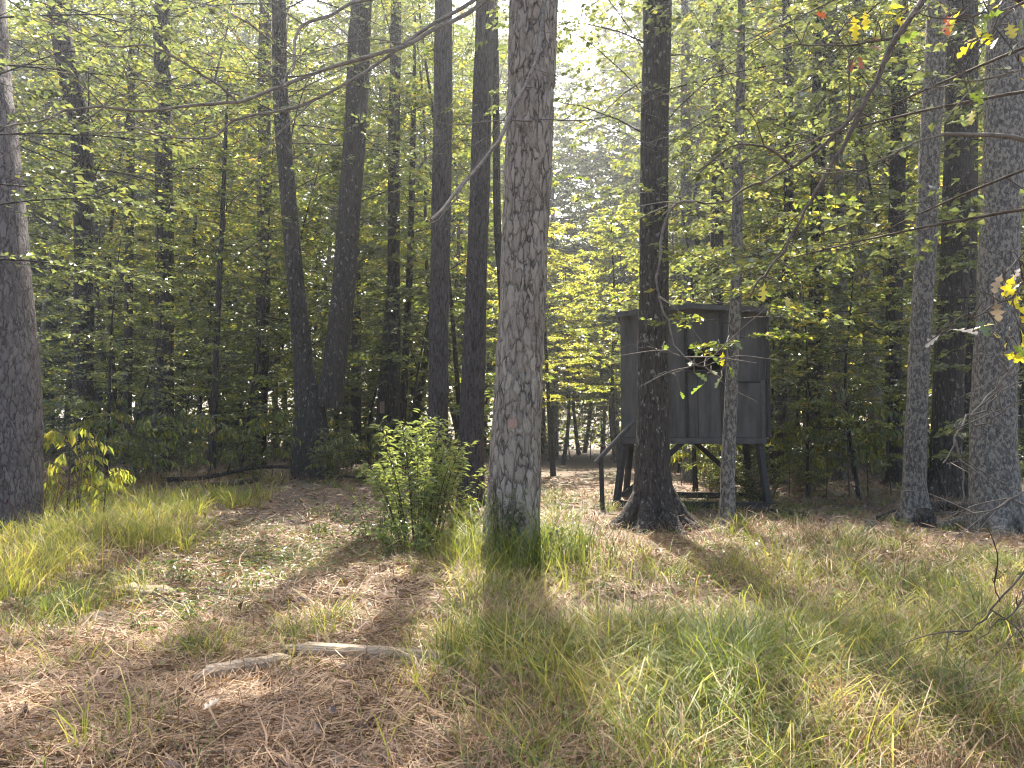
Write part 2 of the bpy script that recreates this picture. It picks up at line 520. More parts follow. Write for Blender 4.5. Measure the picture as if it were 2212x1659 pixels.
# --- the trees one can tell apart: picture column, height and width along each trunk, and its distance
def picture_tree(name, label, d, line, barkm, top=17.0, flare=1.35, sides=16, cat='tree', rough=0.05, crown=None, seg=40, group=None, base_d=None, extra=None, lean_y=0.0, roots=0):
    """line: (px, py, width_px) from the base up; the first row's py is ignored (it stands on the ground)."""
    b = G(line[0][0], d)
    root = thing(name, label, cat, b, group)
    pts, rad = [], []
    for i, (px, py, w) in enumerate(line):
        q = W(px, py, d) if i else b.copy()
        dd = d + lean_y * max(0, q[2] - b[2])
        if i:
            q = W(px, py, dd)
        pts.append(q - b)
        rad.append(w / 2 * d / F)
    pts[0][2] = -0.2
    if pts[-1][2] < top:
        v = pts[-1] - pts[-2]
        v = v / max(v[2], 0.1)
        h = top - pts[-1][2]
        for f in (0.5, 1.0):
            pts.append(pts[len(line) - 1] + v * h * f * np.array((0.8, 0.8, 1)))
            rad.append(rad[len(line) - 1] * (1 - 0.75 * f))
    pts = np.array(pts)
    n = seg
    sp = spline(pts, n)
    z = sp[:, 2]
    r = np.interp(z, pts[:, 2], rad)
    r = r * (1 + (flare - 1) * np.exp(-np.maximum(z, 0) / 0.28))
    seed = int(abs(line[0][0]) * 7 + d * 13) % 1000
    rng = np.random.default_rng(seed)
    r = r * (1 + rng.normal(0, 0.012, n))
    mb = MB()
    mb.tube(sp, r, sides, 0, rough=rough, seed=seed)
    cm = MB()
    if extra:
        extra(mb, b, rng)
    if crown:
        z0, nl, reach, leaf, nleaf, lm = crown
        fill_crown(rng, sp, mb, cm, z0, top * 0.98, nl, reach, leaf, nleaf)
        tag(cm.build('crown', lm, root), kind='stuff')
    t = mb.build('trunk', barkm, root)
    root['trunk_seed'] = seed
    return root, t


def needle_crown(root, centre, seed, n=16, top=4.0, reach=2.2):
    """Tufts of pine needles on short limbs, high on a pine."""
    rng = np.random.default_rng(seed)
    wm, cm = MB(), MB()
    c = np.array(centre)
    for i in range(n):
        a = i * 2.4 + rng.uniform(-.4, .4)
        p0 = c + (0, 0, top * (i / n))
        L = reach * rng.uniform(0.5, 1.1) * (1.1 - 0.7 * i / n)
        p1 = p0 + np.array((math.cos(a), math.sin(a), 0.25)) * L
        wm.tube(np.array([p0, (p0 + p1) / 2 + (0, 0, 0.1), p1]), (0.05, 0.035, 0.012), 5, 0, cap=False)
        for q in (0.55, 0.75, 0.9, 1.0):
            e = p0 + (p1 - p0) * q + rng.normal(0, 0.18, 3)
            D = unit(rng.normal(0, 1, (70, 3)) + (0, 0, 0.3))
            cm.leaves(np.repeat(e[None], 70, 0), D, rng.normal(0, 1, (70, 3)), rng.uniform(0.18, 0.28, 70), 0.05, 0, 0.0)
    wm.build('limb', M_PINE_FUR, root)
    tag(cm.build('crown', L_NEEDLE, root), kind='stuff')


pine, _ = picture_tree('pine_tree', 'tall grey pine with flaky plated bark standing in the middle of the clearing', 7.6,
                       [(1103, 1215, 114), (1107, 1120, 113), (1117, 900, 106), (1129, 640, 101), (1140, 380, 103), (1147, 200, 106), (1153, 0, 110)], M_PINE, top=19, flare=1.2, sides=40, rough=0.03, seg=90)
needle_crown(pine, np.array((0.55, 0, 15.0)), 3)
# faded orange paint blaze on the bark
mb = MB()
c = W(1107, 915, 7.6) - np.array(pine.location)
ang = np.linspace(-0.28, 0.28, 5) - math.pi / 2
rr = 0.250
ax = W(1117, 915, 7.6)[0] - pine.location[0]
prof = [(zz, rng_) for zz, rng_ in ((-0.05, 0.5), (-0.02, 0.65), (0.02, 0.6), (0.045, 0.4))]
vv = []
for zz, s in prof:
    for t_ in ang:
        t2 = (t_ + math.pi / 2) * s - math.pi / 2 - 0.18
        vv.append((ax + rr * math.cos(t2), rr * math.sin(t2), c[2] + zz))
k = [(r_ * 5 + i, r_ * 5 + i + 1, r_ * 5 + i + 6, r_ * 5 + i + 5) for r_ in range(3) for i in range(4)]
mb.add(vv, k)
mb.build('paint_blaze', M_PAINT, pine)

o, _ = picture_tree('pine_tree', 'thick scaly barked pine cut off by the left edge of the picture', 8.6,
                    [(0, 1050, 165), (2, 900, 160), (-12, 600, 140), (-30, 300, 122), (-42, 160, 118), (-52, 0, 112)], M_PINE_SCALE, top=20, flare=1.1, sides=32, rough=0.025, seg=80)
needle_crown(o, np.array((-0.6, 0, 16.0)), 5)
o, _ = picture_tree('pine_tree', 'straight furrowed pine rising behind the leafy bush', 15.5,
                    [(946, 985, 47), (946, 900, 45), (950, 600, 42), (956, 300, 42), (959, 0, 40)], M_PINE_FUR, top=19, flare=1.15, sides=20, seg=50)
needle_crown(o, np.array((0.1, 0, 12.2)), 6, 30, 5.0, 3.2)  # unseen crown, set low and wide to shade the foreground
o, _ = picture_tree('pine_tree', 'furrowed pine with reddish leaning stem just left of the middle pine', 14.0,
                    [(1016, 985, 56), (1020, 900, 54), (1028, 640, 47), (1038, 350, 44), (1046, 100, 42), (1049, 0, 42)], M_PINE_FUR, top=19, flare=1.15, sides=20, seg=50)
needle_crown(o, np.array((0.4, 0, 12.0)), 7, 30, 5.0, 3.0)  # crown above the view, its reach chosen to shade the foreground


# oak with spreading root flare in front of the blind
def roots_for(r0):
    def go(mb, b, rng):
        n = 5
        for i in range(n):
            a = i * 2 * math.pi / n + rng.uniform(-.4, .4)
            u = np.array((math.cos(a), math.sin(a), 0.0))
            L = r0 * rng.uniform(1.7, 2.6)
            h = r0 * rng.uniform(1.0, 1.8)
            pts = [u * r0 * 0.55 + (0, 0, h), u * r0 * 0.95 + (0, 0, h * 0.45), u * r0 * 1.3 + (0, 0, h * 0.16), u * L + (0, 0, -0.03), u * (L + 0.15) + (0, 0, -0.12)]
            mb.tube(spline(np.array(pts), 9), np.interp(np.linspace(0, 1, 9), (0, .35, .7, 1), (r0 * .3, r0 * .42, r0 * .3, r0 * .12)), 8, 0, rough=0.1, seed=i + int(r0 * 100))
    return go


def oak_roots(mb, b, rng):
    for (dx, dy, L, r) in ((-1, -0.15, 0.62, 0.16), (1, -0.2, 0.66, 0.15), (0.45, -1, 0.6, 0.13), (-0.5, -1, 0.55, 0.14), (0.2, 1, 0.6, 0.14), (0.95, -0.55, 0.7, 0.10)):
        u = np.array((dx, dy, 0.0))
        u /= np.linalg.norm(u)
        pts = [u * 0.12 + (0, 0, 0.62), u * 0.24 + (0, 0, 0.32), u * 0.36 + (0, 0, 0.14), u * L + (0, 0, -0.02), u * (L + 0.25) + (0, 0, -0.14)]
        mb.tube(spline(np.array(pts), 10), np.interp(np.linspace(0, 1, 10), (0, .35, .7, 1), (r * 0.7, r, r * 0.75, r * 0.3)), 10, 0, rough=0.08, seed=int(L * 100))


oak, _ = picture_tree('oak_tree', 'dark oak with wide flared root base standing in front of the blind', 10.4,
                      [(1411, 1140, 80), (1410, 1050, 78), (1410, 900, 68), (1412, 600, 62), (1414, 300, 62), (1420, 0, 64)], M_OAK, top=16, flare=1.75, sides=28, rough=0.04, seg=70, extra=oak_roots,
                      crown=(5.0, 58, 2.7, 0.105, 120, L_GREEN))


# forked oak at the left
def fork(mb, b, rng):
    pts = [W(705, 880, 16.0) - b, W(722, 800, 16) - b, W(740, 640, 16) - b, W(757, 420, 16) - b, W(772, 200, 16) - b, W(782, 0, 16) - b]
    pts.append(pts[-1] + (0.3, 0.3, 5))
    sp = spline(np.array(pts), 34)
    mb.tube(sp, np.interp(np.linspace(0, 1, 34), (0, .15, .8, 1), (0.30, 0.25, 0.235, 0.06)), 16, 0, rough=0.05, seed=4)


o, _ = picture_tree('forked_oak_tree', 'twin stemmed oak forking low beside the fallen branches', 16.0,
                    [(678, 1030, 80), (672, 940, 78), (666, 860, 60), (655, 780, 42), (640, 620, 36), (622, 420, 34), (606, 200, 34), (602, 0, 32)], M_OAK, top=15.5, flare=1.25, sides=18, rough=0.05, seg=50, extra=fork,
                    crown=(6.0, 50, 3.6, 0.12, 120, L_GREEN))

LISTED = [
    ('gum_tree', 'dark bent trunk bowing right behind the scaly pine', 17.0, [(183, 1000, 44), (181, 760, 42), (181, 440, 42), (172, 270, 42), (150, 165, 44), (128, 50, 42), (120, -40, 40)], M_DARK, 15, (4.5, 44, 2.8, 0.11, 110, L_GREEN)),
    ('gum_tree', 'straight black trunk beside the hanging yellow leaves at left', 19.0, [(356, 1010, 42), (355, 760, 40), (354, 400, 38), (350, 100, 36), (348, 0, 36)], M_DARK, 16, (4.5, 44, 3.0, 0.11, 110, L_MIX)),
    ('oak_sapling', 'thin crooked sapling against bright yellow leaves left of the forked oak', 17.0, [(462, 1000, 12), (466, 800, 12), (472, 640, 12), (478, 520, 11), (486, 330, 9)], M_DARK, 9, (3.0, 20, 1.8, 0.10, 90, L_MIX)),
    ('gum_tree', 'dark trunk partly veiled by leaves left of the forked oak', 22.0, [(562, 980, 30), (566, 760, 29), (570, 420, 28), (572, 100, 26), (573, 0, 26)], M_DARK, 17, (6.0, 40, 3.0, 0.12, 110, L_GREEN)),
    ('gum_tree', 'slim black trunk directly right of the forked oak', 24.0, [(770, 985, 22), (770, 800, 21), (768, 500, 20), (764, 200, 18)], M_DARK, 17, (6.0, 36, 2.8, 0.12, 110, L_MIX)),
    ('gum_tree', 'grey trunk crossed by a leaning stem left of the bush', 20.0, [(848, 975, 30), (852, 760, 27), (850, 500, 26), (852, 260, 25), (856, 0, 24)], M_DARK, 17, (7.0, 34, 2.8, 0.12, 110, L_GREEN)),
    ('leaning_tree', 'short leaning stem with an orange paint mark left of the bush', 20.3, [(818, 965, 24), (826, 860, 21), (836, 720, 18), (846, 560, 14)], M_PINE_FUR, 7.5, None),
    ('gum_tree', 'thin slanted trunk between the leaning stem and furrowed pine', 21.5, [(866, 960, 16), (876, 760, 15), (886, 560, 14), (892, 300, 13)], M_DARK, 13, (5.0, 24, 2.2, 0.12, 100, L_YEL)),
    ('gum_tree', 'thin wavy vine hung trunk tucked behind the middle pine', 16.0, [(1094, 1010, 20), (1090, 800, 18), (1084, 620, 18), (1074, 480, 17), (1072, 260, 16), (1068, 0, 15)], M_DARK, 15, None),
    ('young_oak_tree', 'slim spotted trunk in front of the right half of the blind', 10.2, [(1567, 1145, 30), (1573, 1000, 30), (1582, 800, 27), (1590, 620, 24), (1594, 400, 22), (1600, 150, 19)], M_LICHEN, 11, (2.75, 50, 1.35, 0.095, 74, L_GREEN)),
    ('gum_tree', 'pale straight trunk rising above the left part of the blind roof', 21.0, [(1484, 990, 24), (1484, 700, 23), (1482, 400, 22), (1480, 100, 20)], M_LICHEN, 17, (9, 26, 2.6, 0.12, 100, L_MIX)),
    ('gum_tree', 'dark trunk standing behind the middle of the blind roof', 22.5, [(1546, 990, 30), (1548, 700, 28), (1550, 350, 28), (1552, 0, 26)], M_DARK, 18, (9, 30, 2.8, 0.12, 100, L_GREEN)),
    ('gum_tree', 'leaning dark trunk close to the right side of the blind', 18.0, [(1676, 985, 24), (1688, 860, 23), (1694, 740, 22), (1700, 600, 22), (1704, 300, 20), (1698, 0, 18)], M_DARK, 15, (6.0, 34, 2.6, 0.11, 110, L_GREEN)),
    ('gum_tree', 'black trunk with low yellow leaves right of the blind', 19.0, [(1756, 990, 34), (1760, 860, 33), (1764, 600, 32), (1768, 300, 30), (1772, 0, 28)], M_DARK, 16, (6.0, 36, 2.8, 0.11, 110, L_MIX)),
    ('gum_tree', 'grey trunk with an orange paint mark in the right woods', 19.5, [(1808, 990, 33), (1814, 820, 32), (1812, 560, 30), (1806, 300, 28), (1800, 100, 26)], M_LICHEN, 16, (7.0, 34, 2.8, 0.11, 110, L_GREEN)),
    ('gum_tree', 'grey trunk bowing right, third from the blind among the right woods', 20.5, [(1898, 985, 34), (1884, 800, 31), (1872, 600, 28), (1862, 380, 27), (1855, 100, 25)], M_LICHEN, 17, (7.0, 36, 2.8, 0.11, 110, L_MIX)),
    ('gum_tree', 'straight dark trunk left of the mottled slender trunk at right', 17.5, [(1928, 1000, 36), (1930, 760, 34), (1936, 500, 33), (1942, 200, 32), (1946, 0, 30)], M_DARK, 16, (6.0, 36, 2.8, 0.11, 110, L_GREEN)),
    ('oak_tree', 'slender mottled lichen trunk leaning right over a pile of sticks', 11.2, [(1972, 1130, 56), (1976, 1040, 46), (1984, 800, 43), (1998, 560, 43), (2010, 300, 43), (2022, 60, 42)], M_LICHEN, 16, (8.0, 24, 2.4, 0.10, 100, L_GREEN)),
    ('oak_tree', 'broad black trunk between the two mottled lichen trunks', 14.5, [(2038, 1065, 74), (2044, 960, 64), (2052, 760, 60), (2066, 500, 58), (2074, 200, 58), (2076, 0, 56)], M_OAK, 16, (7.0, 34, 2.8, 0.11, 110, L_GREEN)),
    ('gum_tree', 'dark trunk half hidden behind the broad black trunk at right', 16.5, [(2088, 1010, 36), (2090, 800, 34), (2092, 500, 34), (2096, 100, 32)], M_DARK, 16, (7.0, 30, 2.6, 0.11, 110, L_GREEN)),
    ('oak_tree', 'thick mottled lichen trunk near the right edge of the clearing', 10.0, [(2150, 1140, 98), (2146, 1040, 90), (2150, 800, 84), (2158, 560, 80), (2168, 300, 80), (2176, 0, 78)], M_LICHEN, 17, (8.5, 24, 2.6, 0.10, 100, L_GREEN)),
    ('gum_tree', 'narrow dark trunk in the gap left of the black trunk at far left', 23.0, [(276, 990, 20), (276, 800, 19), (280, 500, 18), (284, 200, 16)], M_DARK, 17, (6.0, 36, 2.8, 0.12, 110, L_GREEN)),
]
for (nm, lb, d, ln, bm, top, cr) in LISTED:
    if cr:
        cr = (cr[0], int(cr[1] * 1.1), cr[2] * 1.25, cr[3] * 1.1, int(cr[4] * 1.15), cr[5])
    o, t = picture_tree(nm, lb, d, ln, bm, top, 1.35 if 'oak' in nm else 1.25, 14, seg=44, crown=cr, extra=roots_for(ln[0][2] / 2 * d / F) if d < 20 else None)
    if 'slim spotted' in lb:
        rg = np.random.default_rng(3)
        wm2, cm2 = MB(), MB()
        x0 = lambda z: (W(1586, 700, d) - np.array(o.location)) * (1, 0, 0) + (0, 0, z)
        for (z, az, L) in ((2.35, -2.2, 0.9), (2.5, -0.7, 0.9), (2.7, -2.7, 1.3), (2.85, -0.3, 1.1), (3.0, -1.6, 1.0), (3.15, 2.9, 1.4), (3.3, -0.6, 1.2), (3.5, -2.4, 1.4), (3.7, 0.1, 1.3), (3.9, -1.2, 1.2), (4.1, -2.9, 1.5), (4.3, -0.4, 1.3)):
            limb_spray(wm2, x0(z), az, L, 0.1, rg, 0.10, 72, 0, 0, thick=0.009, leaves_mb=cm2, twigs=7)
        wm2.build('limb', M_DARK, o)
        tag(cm2.build('leafy_spray', L_MIX, o), kind='stuff')
    if 'orange paint' in lb:
        q = W(826, 880, d) if d > 20.2 else W(1813, 880, d)
        mb = MB()
        q = q - np.array(o.location)
        r_ = 0.125 if d > 20.2 else 0.192
        vv = [(q[0] + r_ * math.sin(a_) * 1.03, q[1] - r_ * math.cos(a_) * 1.03, q[2] + z_) for z_ in (-0.16, 0, 0.15) for a_ in (-.6, -.3, 0, .3, .6)]
        mb.add(vv, [(r0_ * 5 + i, r0_ * 5 + i + 1, r0_ * 5 + i + 6, r0_ * 5 + i + 5) for r0_ in range(2) for i in range(4)])
        mb.build('paint_mark', M_PAINT, o)

# --- library of forest trees, copied through the woods
GU = 'leafy understory trees filling the woods'
GT = 'tall forest trees behind the clearing'
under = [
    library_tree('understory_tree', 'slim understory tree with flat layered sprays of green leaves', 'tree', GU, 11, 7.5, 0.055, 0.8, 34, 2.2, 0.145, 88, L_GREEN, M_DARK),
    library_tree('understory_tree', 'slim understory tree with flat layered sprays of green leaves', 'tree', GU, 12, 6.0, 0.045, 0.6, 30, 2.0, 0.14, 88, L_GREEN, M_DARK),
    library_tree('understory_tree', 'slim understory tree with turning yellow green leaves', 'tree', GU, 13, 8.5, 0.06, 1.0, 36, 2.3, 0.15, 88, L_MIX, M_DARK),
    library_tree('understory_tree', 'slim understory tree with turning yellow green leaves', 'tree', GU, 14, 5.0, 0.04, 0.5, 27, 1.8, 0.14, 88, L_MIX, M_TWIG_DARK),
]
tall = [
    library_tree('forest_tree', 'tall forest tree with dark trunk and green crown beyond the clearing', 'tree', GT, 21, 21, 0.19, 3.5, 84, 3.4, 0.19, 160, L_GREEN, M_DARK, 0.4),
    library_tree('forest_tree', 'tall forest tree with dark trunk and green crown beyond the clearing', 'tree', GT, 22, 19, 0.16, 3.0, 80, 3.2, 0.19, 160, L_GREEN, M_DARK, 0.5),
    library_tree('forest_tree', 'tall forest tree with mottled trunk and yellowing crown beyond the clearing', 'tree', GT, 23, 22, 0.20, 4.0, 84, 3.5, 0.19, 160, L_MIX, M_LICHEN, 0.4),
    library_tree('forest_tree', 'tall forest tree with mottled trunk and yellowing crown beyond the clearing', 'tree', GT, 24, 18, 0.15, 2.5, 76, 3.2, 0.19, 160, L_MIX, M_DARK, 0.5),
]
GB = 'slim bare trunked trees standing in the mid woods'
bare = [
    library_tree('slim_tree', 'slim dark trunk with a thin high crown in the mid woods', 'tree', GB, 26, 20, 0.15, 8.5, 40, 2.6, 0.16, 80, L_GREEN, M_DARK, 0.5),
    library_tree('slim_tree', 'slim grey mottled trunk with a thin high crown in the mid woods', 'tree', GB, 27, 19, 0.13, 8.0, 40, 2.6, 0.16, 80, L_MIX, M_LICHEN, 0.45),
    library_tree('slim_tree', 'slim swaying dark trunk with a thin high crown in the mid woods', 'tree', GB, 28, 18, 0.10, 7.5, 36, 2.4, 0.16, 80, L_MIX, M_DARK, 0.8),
]
sun_tinted = [  # sunlight on these leaves is put into their yellow colour
    library_tree('sun_tinted_tree', 'tree with sunlight coloured into its yellow leaves closing the end of the grassy path', 'tree', 'sun tinted trees at the end of the path', 31, 14, 0.13, 3.6, 66, 2.8, 0.18, 150, L_YEL, M_DARK, 0.4),
]

rng = np.random.default_rng(99)


def scatter(n, dmin, dmax, margin, mindist, taken, corridor, spread=1.12):
    out = []
    tries = 0
    while len(out) < n and tries < 6000:
        tries += 1
        d = math.sqrt(rng.uniform(dmin ** 2, dmax ** 2))
        px = CX + (rng.uniform(-1, 1) * 1106 * spread)
        x = (px - CX) / F * d
        if abs(x - PATH * d) < corridor + margin:
            continue
        if any((x - a) ** 2 + (d - b) ** 2 < mindist ** 2 for a, b in taken):
            continue
        taken.append((x, d))
        out.append((x, d))
    return out


for (px, d, sc, k) in ((232, 13.4, 0.62, 0), (300, 15.4, 0.7, 1), (-40, 12.5, 0.9, 0), (520, 18.6, 1.0, 2), (640, 19.5, 1.1, 0), (900, 19.2, 1.0, 1), (1740, 14.6, 0.62, 0), (1850, 14.2, 0.6, 2), (2215, 12.4, 1.0, 0), (2010, 16.0, 0.9, 1), (1500, 16.6, 0.95, 0), (1610, 16.2, 0.9, 1)):
    put(under[k], G(px, d) - (0, 0, .02), rng.uniform(0, 6.28), sc)
taken = []
for i, (x, d) in enumerate(scatter(74, 18.5, 38, 1.0, 1.5, taken, 1.9)):
    put(under[int(rng.integers(0, 4))], (x, d, ground_z(x, d) - 0.02), rng.uniform(0, 6.28), rng.uniform(0.8, 1.3))
taken = []
for i, (x, d) in enumerate(scatter(44, 19.5, 40, 1.0, 2.2, taken, 2.3, 1.1)):
    put(bare[int(rng.integers(0, 3))], (x, d, ground_z(x, d) - 0.05), rng.uniform(0, 6.28), min(1.2, 0.034 * d) * rng.uniform(0.9, 1.1))
taken = []
for i, (x, d) in enumerate(scatter(56, 41, 54, 1.0, 2.5, taken, 2.6, 1.2)):
    put(tall[int(rng.integers(0, 4))], (x, d, ground_z(x, d) - 0.05), rng.uniform(0, 6.28), (0.60 * d + 1.5) / 21 * rng.uniform(0.9, 1.12))
for i, (x, d) in enumerate(scatter(30, 56, 76, 1.5, 4.0, taken, 3.0, 1.25)):
    put(tall[int(rng.integers(0, 4))], (x, d, ground_z(x, d) - 0.05), rng.uniform(0, 6.28), rng.uniform(1.3, 1.6))
for i, (x, d) in enumerate(scatter(36, 38, 60, 1.2, 1.6, [], 2.2, 1.2)):
    put(under[int(rng.integers(0, 4))], (x, d, ground_z(x, d) - 0.02), rng.uniform(0, 6.28), rng.uniform(1.1, 1.6))
for (px, d, sc) in ((425, 27, 0.72), (470, 31, 0.8), (270, 33, 0.7), (1010, 34, 0.85), (900, 30, 0.6), (1660, 27, 0.65), (1890, 30, 0.75), (2110, 28, 0.65), (1470, 33, 0.8), (620, 36, 0.8)):
    o = put(sun_tinted[0], G(px, d) - (0, 0, .05), rng.uniform(0, 6.28), sc)
    tag(o, 'tree with sunlight coloured into its yellow leaves between dark trunks deep in the woods', None, 'sun tinted trees deep in the woods')
for (px, d, k, sc) in ((1140, 47, 0, .8), (1385, 50, 3, .8), (1198, 66, 2, 1.3), (1262, 70, 3, 1.22), (1335, 68, 2, 1.3), (1360, 60, 3, 1.35), (1170, 58, 0, 1.3)):
    put(tall[k], G(px, d) - (0, 0, .05), rng.uniform(0, 6.28), sc)
for (px, d, k, sc) in ((1185, 50, 0, .8), (1230, 52, 1, .9), (1275, 51, 3, .9), (1320, 50, 2, .8), (1205, 58, 2, 1.0), (1300, 58, 0, 1.1), (1250, 60, 1, 1.2)):
    put(under[k], G(px, d) - (0, 0, .02), rng.uniform(0, 6.28), sc)
for (px, d, sc) in ((1195, 24, 0.6), (1340, 28, 0.7), (1215, 36, 0.72), (1330, 41, 0.85), (1200, 49, 0.95), (1345, 52, 1.0), (1250, 64, 1.2), (1300, 63, 1.25), (1100, 42, 1.0)):
    q = G(px, d)
    o = put(sun_tinted[0], q - (0, 0, .05), rng.uniform(0, 6.28), sc)
    tag(o, 'tree with sunlight coloured into its yellow leaves closing the end of the grassy path', None, 'sun tinted trees at the end of the path')

# far wood closing the view
mb = MB()
n = 70000
az = rng.uniform(-0.72, 0.72, n)
dd = rng.uniform(74, 96, n)
top = np.where(np.abs(np.tan(az) - PATH) < 0.055, 24.0, 36.0)
zz = rng.uniform(0, 1, n) ** 0.9 * top
P = np.stack([np.sin(az) * dd / np.cos(az) * np.cos(az), np.cos(az) * dd, zz], 1)
D = rng.normal(0, 1, (n, 3))
N = rng.normal(0, 0.8, (n, 3)) + (0, 0, 1)
mb.leaves(P, D, N, rng.uniform(0.35, 0.7, n), 0.6)
tag(mb.build('far_woods', L_MIX), 'hazy mass of far forest closing the view behind the trees', 'woods', kind='stuff')

# ------------------------------------------------------------------ hunting blind
BD = 13.0
b0 = G(1490, BD)
BYAW = R(-11.0)
blind = thing('hunting_blind', 'charcoal box hunting blind on splayed black legs behind the flared oak', 'hunting blind', b0, None, BYAW)


def bl(px, py, dy=0.0):
    """Position on the blind's front plane, in the blind's own frame."""
    q = W(px, py, BD) - b0
    return np.array((q[0], dy, q[2]))


def panel(name, x0, x1, y0, y1, z0, z1, mat, parent=blind, bevel=True):
    mb = MB()
    mb.box(x0, x1, y0, y1, z0, z1)
    o = mb.build(name, mat, parent)
    if bevel:
        bv = o.modifiers.new('bevel', 'BEVEL')
        bv.width = 0.006
        bv.segments = 1
    return o


xl, xr = bl(1343, 900)[0], bl(1645, 900)[0]
zf, zt = bl(1343, 946)[2], bl(1343, 677)[2]
DEP = 1.8
xa, xb, xc, xd = bl(1471, 0)[0], bl(1493, 0)[0], bl(1543, 0)[0], bl(1634, 0)[0]
zw0, zw1 = bl(0, 800)[2], bl(0, 752)[2]
zr = bl(0, 826)[2]
panel('wall_panel', xl, xa - 0.02, 0, 0.02, zf, zt, M_BLIND)
panel('wall_panel', xa + 0.02, xc - 0.025, 0, 0.02, zf, zw0, M_BLIND)
panel('wall_panel', xa + 0.02, xc - 0.025, 0, 0.02, zw1, zt, M_BLIND)
panel('wall_panel', xc + 0.025, xd - 0.03, 0, 0.02, zf, zr, M_BLIND)
panel('wall_panel', xc + 0.025, xd - 0.03, 0.03, 0.05, zr, zt, M_BLIND)
panel('wall_panel', xl, xr, DEP - 0.02, DEP, zf, zt, M_BLIND)
panel('wall_panel', xl, xl + 0.02, 0.024, DEP - 0.024, zf, zt, M_BLIND)
panel('wall_panel', xr - 0.02, xr, 0.024, DEP - 0.024, zf, zt, M_BLIND)
for x, w, dep in ((xa, 0.035, 0.03), (xb, 0.012, 0.012), (xc, 0.05, 0.03), (xd, 0.06, 0.03)):
    panel('batten', x - w / 2, x + w / 2, -dep, 0.019, zf + 0.004, (zw0 - 0.03 if x == xb else zt - 0.004), M_FRAME)
panel('corner_post', xr - 0.055, xr + 0.012, -0.02, 0.022, zf, zr + 0.02, M_TRIM)
panel('window_sill', xa, xc, -0.045, 0.03, zw0 - 0.035, zw0, M_FRAME)
panel('window_frame', xa, xc, -0.02, 0.03, zw1, zw1 + 0.03, M_FRAME)
panel('rail', xc + 0.026, xd - 0.031, -0.012, 0.028, zr - 0.02, zr + 0.012, M_FRAME)
# floor and roof
panel('floor', xl + 0.03, xr - 0.03, 0.03, DEP - 0.03, zf - 0.018, zf + 0.0, M_INK)
panel('floor_beam', xl + 0.02, xr + 0.02, -0.035, 0.0, zf - 0.10, zf - 0.003, M_TRIM)
panel('floor_beam', xl + 0.02, xr + 0.02, DEP, DEP + 0.035, zf - 0.10, zf - 0.003, M_TRIM)
for x in (xl + 0.25, (xl + xr) / 2, xr - 0.25):
    panel('joist', x - 0.02, x + 0.02, 0.003, DEP - 0.003, zf - 0.10, zf - 0.021, M_FRAME)
mb = MB()
xm, zp = (xl + xr) / 2, zt + 0.11
mb.add([(xl, 0.0, zt), (xr, 0.0, zt), (xm, 0.0, zp), (xl, 0.02, zt), (xr, 0.02, zt), (xm, 0.02, zp)], [(0, 1, 2), (5, 4, 3)])
mb.add([(xl, 0.0, zt), (xr, 0.0, zt), (xm, 0.0, zp), (xl, 0.02, zt), (xr, 0.02, zt), (xm, 0.02, zp)], [(0, 3, 4, 1), (1, 4, 5, 2), (2, 5, 3, 0)])
mb.build('gable', M_BLIND, blind)
for sg in (-1, 1):
    mb = MB()
    sl = math.atan2(zp - zt, xm - xl)
    hw = (xm - xl) / math.cos(sl) + 0.06
    mb.box(0.0 if sg > 0 else -hw, hw if sg > 0 else 0.0, -0.14, DEP + 0.14, 0.004, 0.03, 0, Matrix.Translation((xm, 0, zp)) @ Matrix.Rotation(sg * sl, 4, 'Y'))
    roof = mb.build('roof_panel', M_BLIND, blind)
    mb = MB()
    mb.box(0.0 if sg > 0 else -hw, hw if sg > 0 else 0.0, -0.165, -0.143, -0.05, 0.04, 0, Matrix.Translation((xm, 0, zp)) @ Matrix.Rotation(sg * sl, 4, 'Y'))
    mb.build('fascia', M_TRIM, roof)
# legs, splayed
for (pt, pb, y0, y1, fx) in (((1350, 950), (1331, 1094), 0.08, -0.10, -1), ((1634, 950), (1652, 1100), 0.08, -0.10, 1), ((1356, 950), (1341, 1094), DEP - 0.08, DEP + 0.10, -1), ((1628, 950), (1646, 1094), DEP - 0.08, DEP + 0.10, 1)):
    a_, b_ = bl(*pt), bl(*pb)
    a_[1], b_[1] = y0, y1
    a_[2], b_[2] = zf - 0.02, -0.05
    mb = MB()
    mb.beam(a_, b_, 0.095, 0.085)
    leg = mb.build('leg', M_FRAME, blind)
    bolts = MB()
    for s in (0.06, 0.12, 0.9):
        q = a_ + (b_ - a_) * s
        bolts.tube(np.array([q + (0, -0.052, 0), q + (0, -0.066, 0)]), 0.012, 6)
    tag(bolts.build('bolt', M_TRIM, leg), kind='stuff')
for y, dz in ((-0.16, 0.10), (DEP + 0.17, 0.10)):
    panel('skid_rail', xl - 0.12, xr + 0.12, y - 0.025, y + 0.025, dz - 0.055, dz + 0.055, M_FRAME)
for s in (-1, 1):
    x = (xl - 0.13) if s < 0 else (xr + 0.13)
    panel('skid_tie', x - 0.03, x + 0.03, -0.13, DEP + 0.14, 0.05, 0.12, M_FRAME)
mb = MB()
mb.beam(bl(1484, 948, 0.06), bl(1352, 1070, 0.02), 0.06, 0.09)
mb.build('brace', M_FRAME, blind)
mb = MB()
mb.beam(bl(1500, 948, DEP - .06), bl(1630, 1066, DEP - 0.02), 0.06, 0.09)
mb.build('brace', M_FRAME, blind)
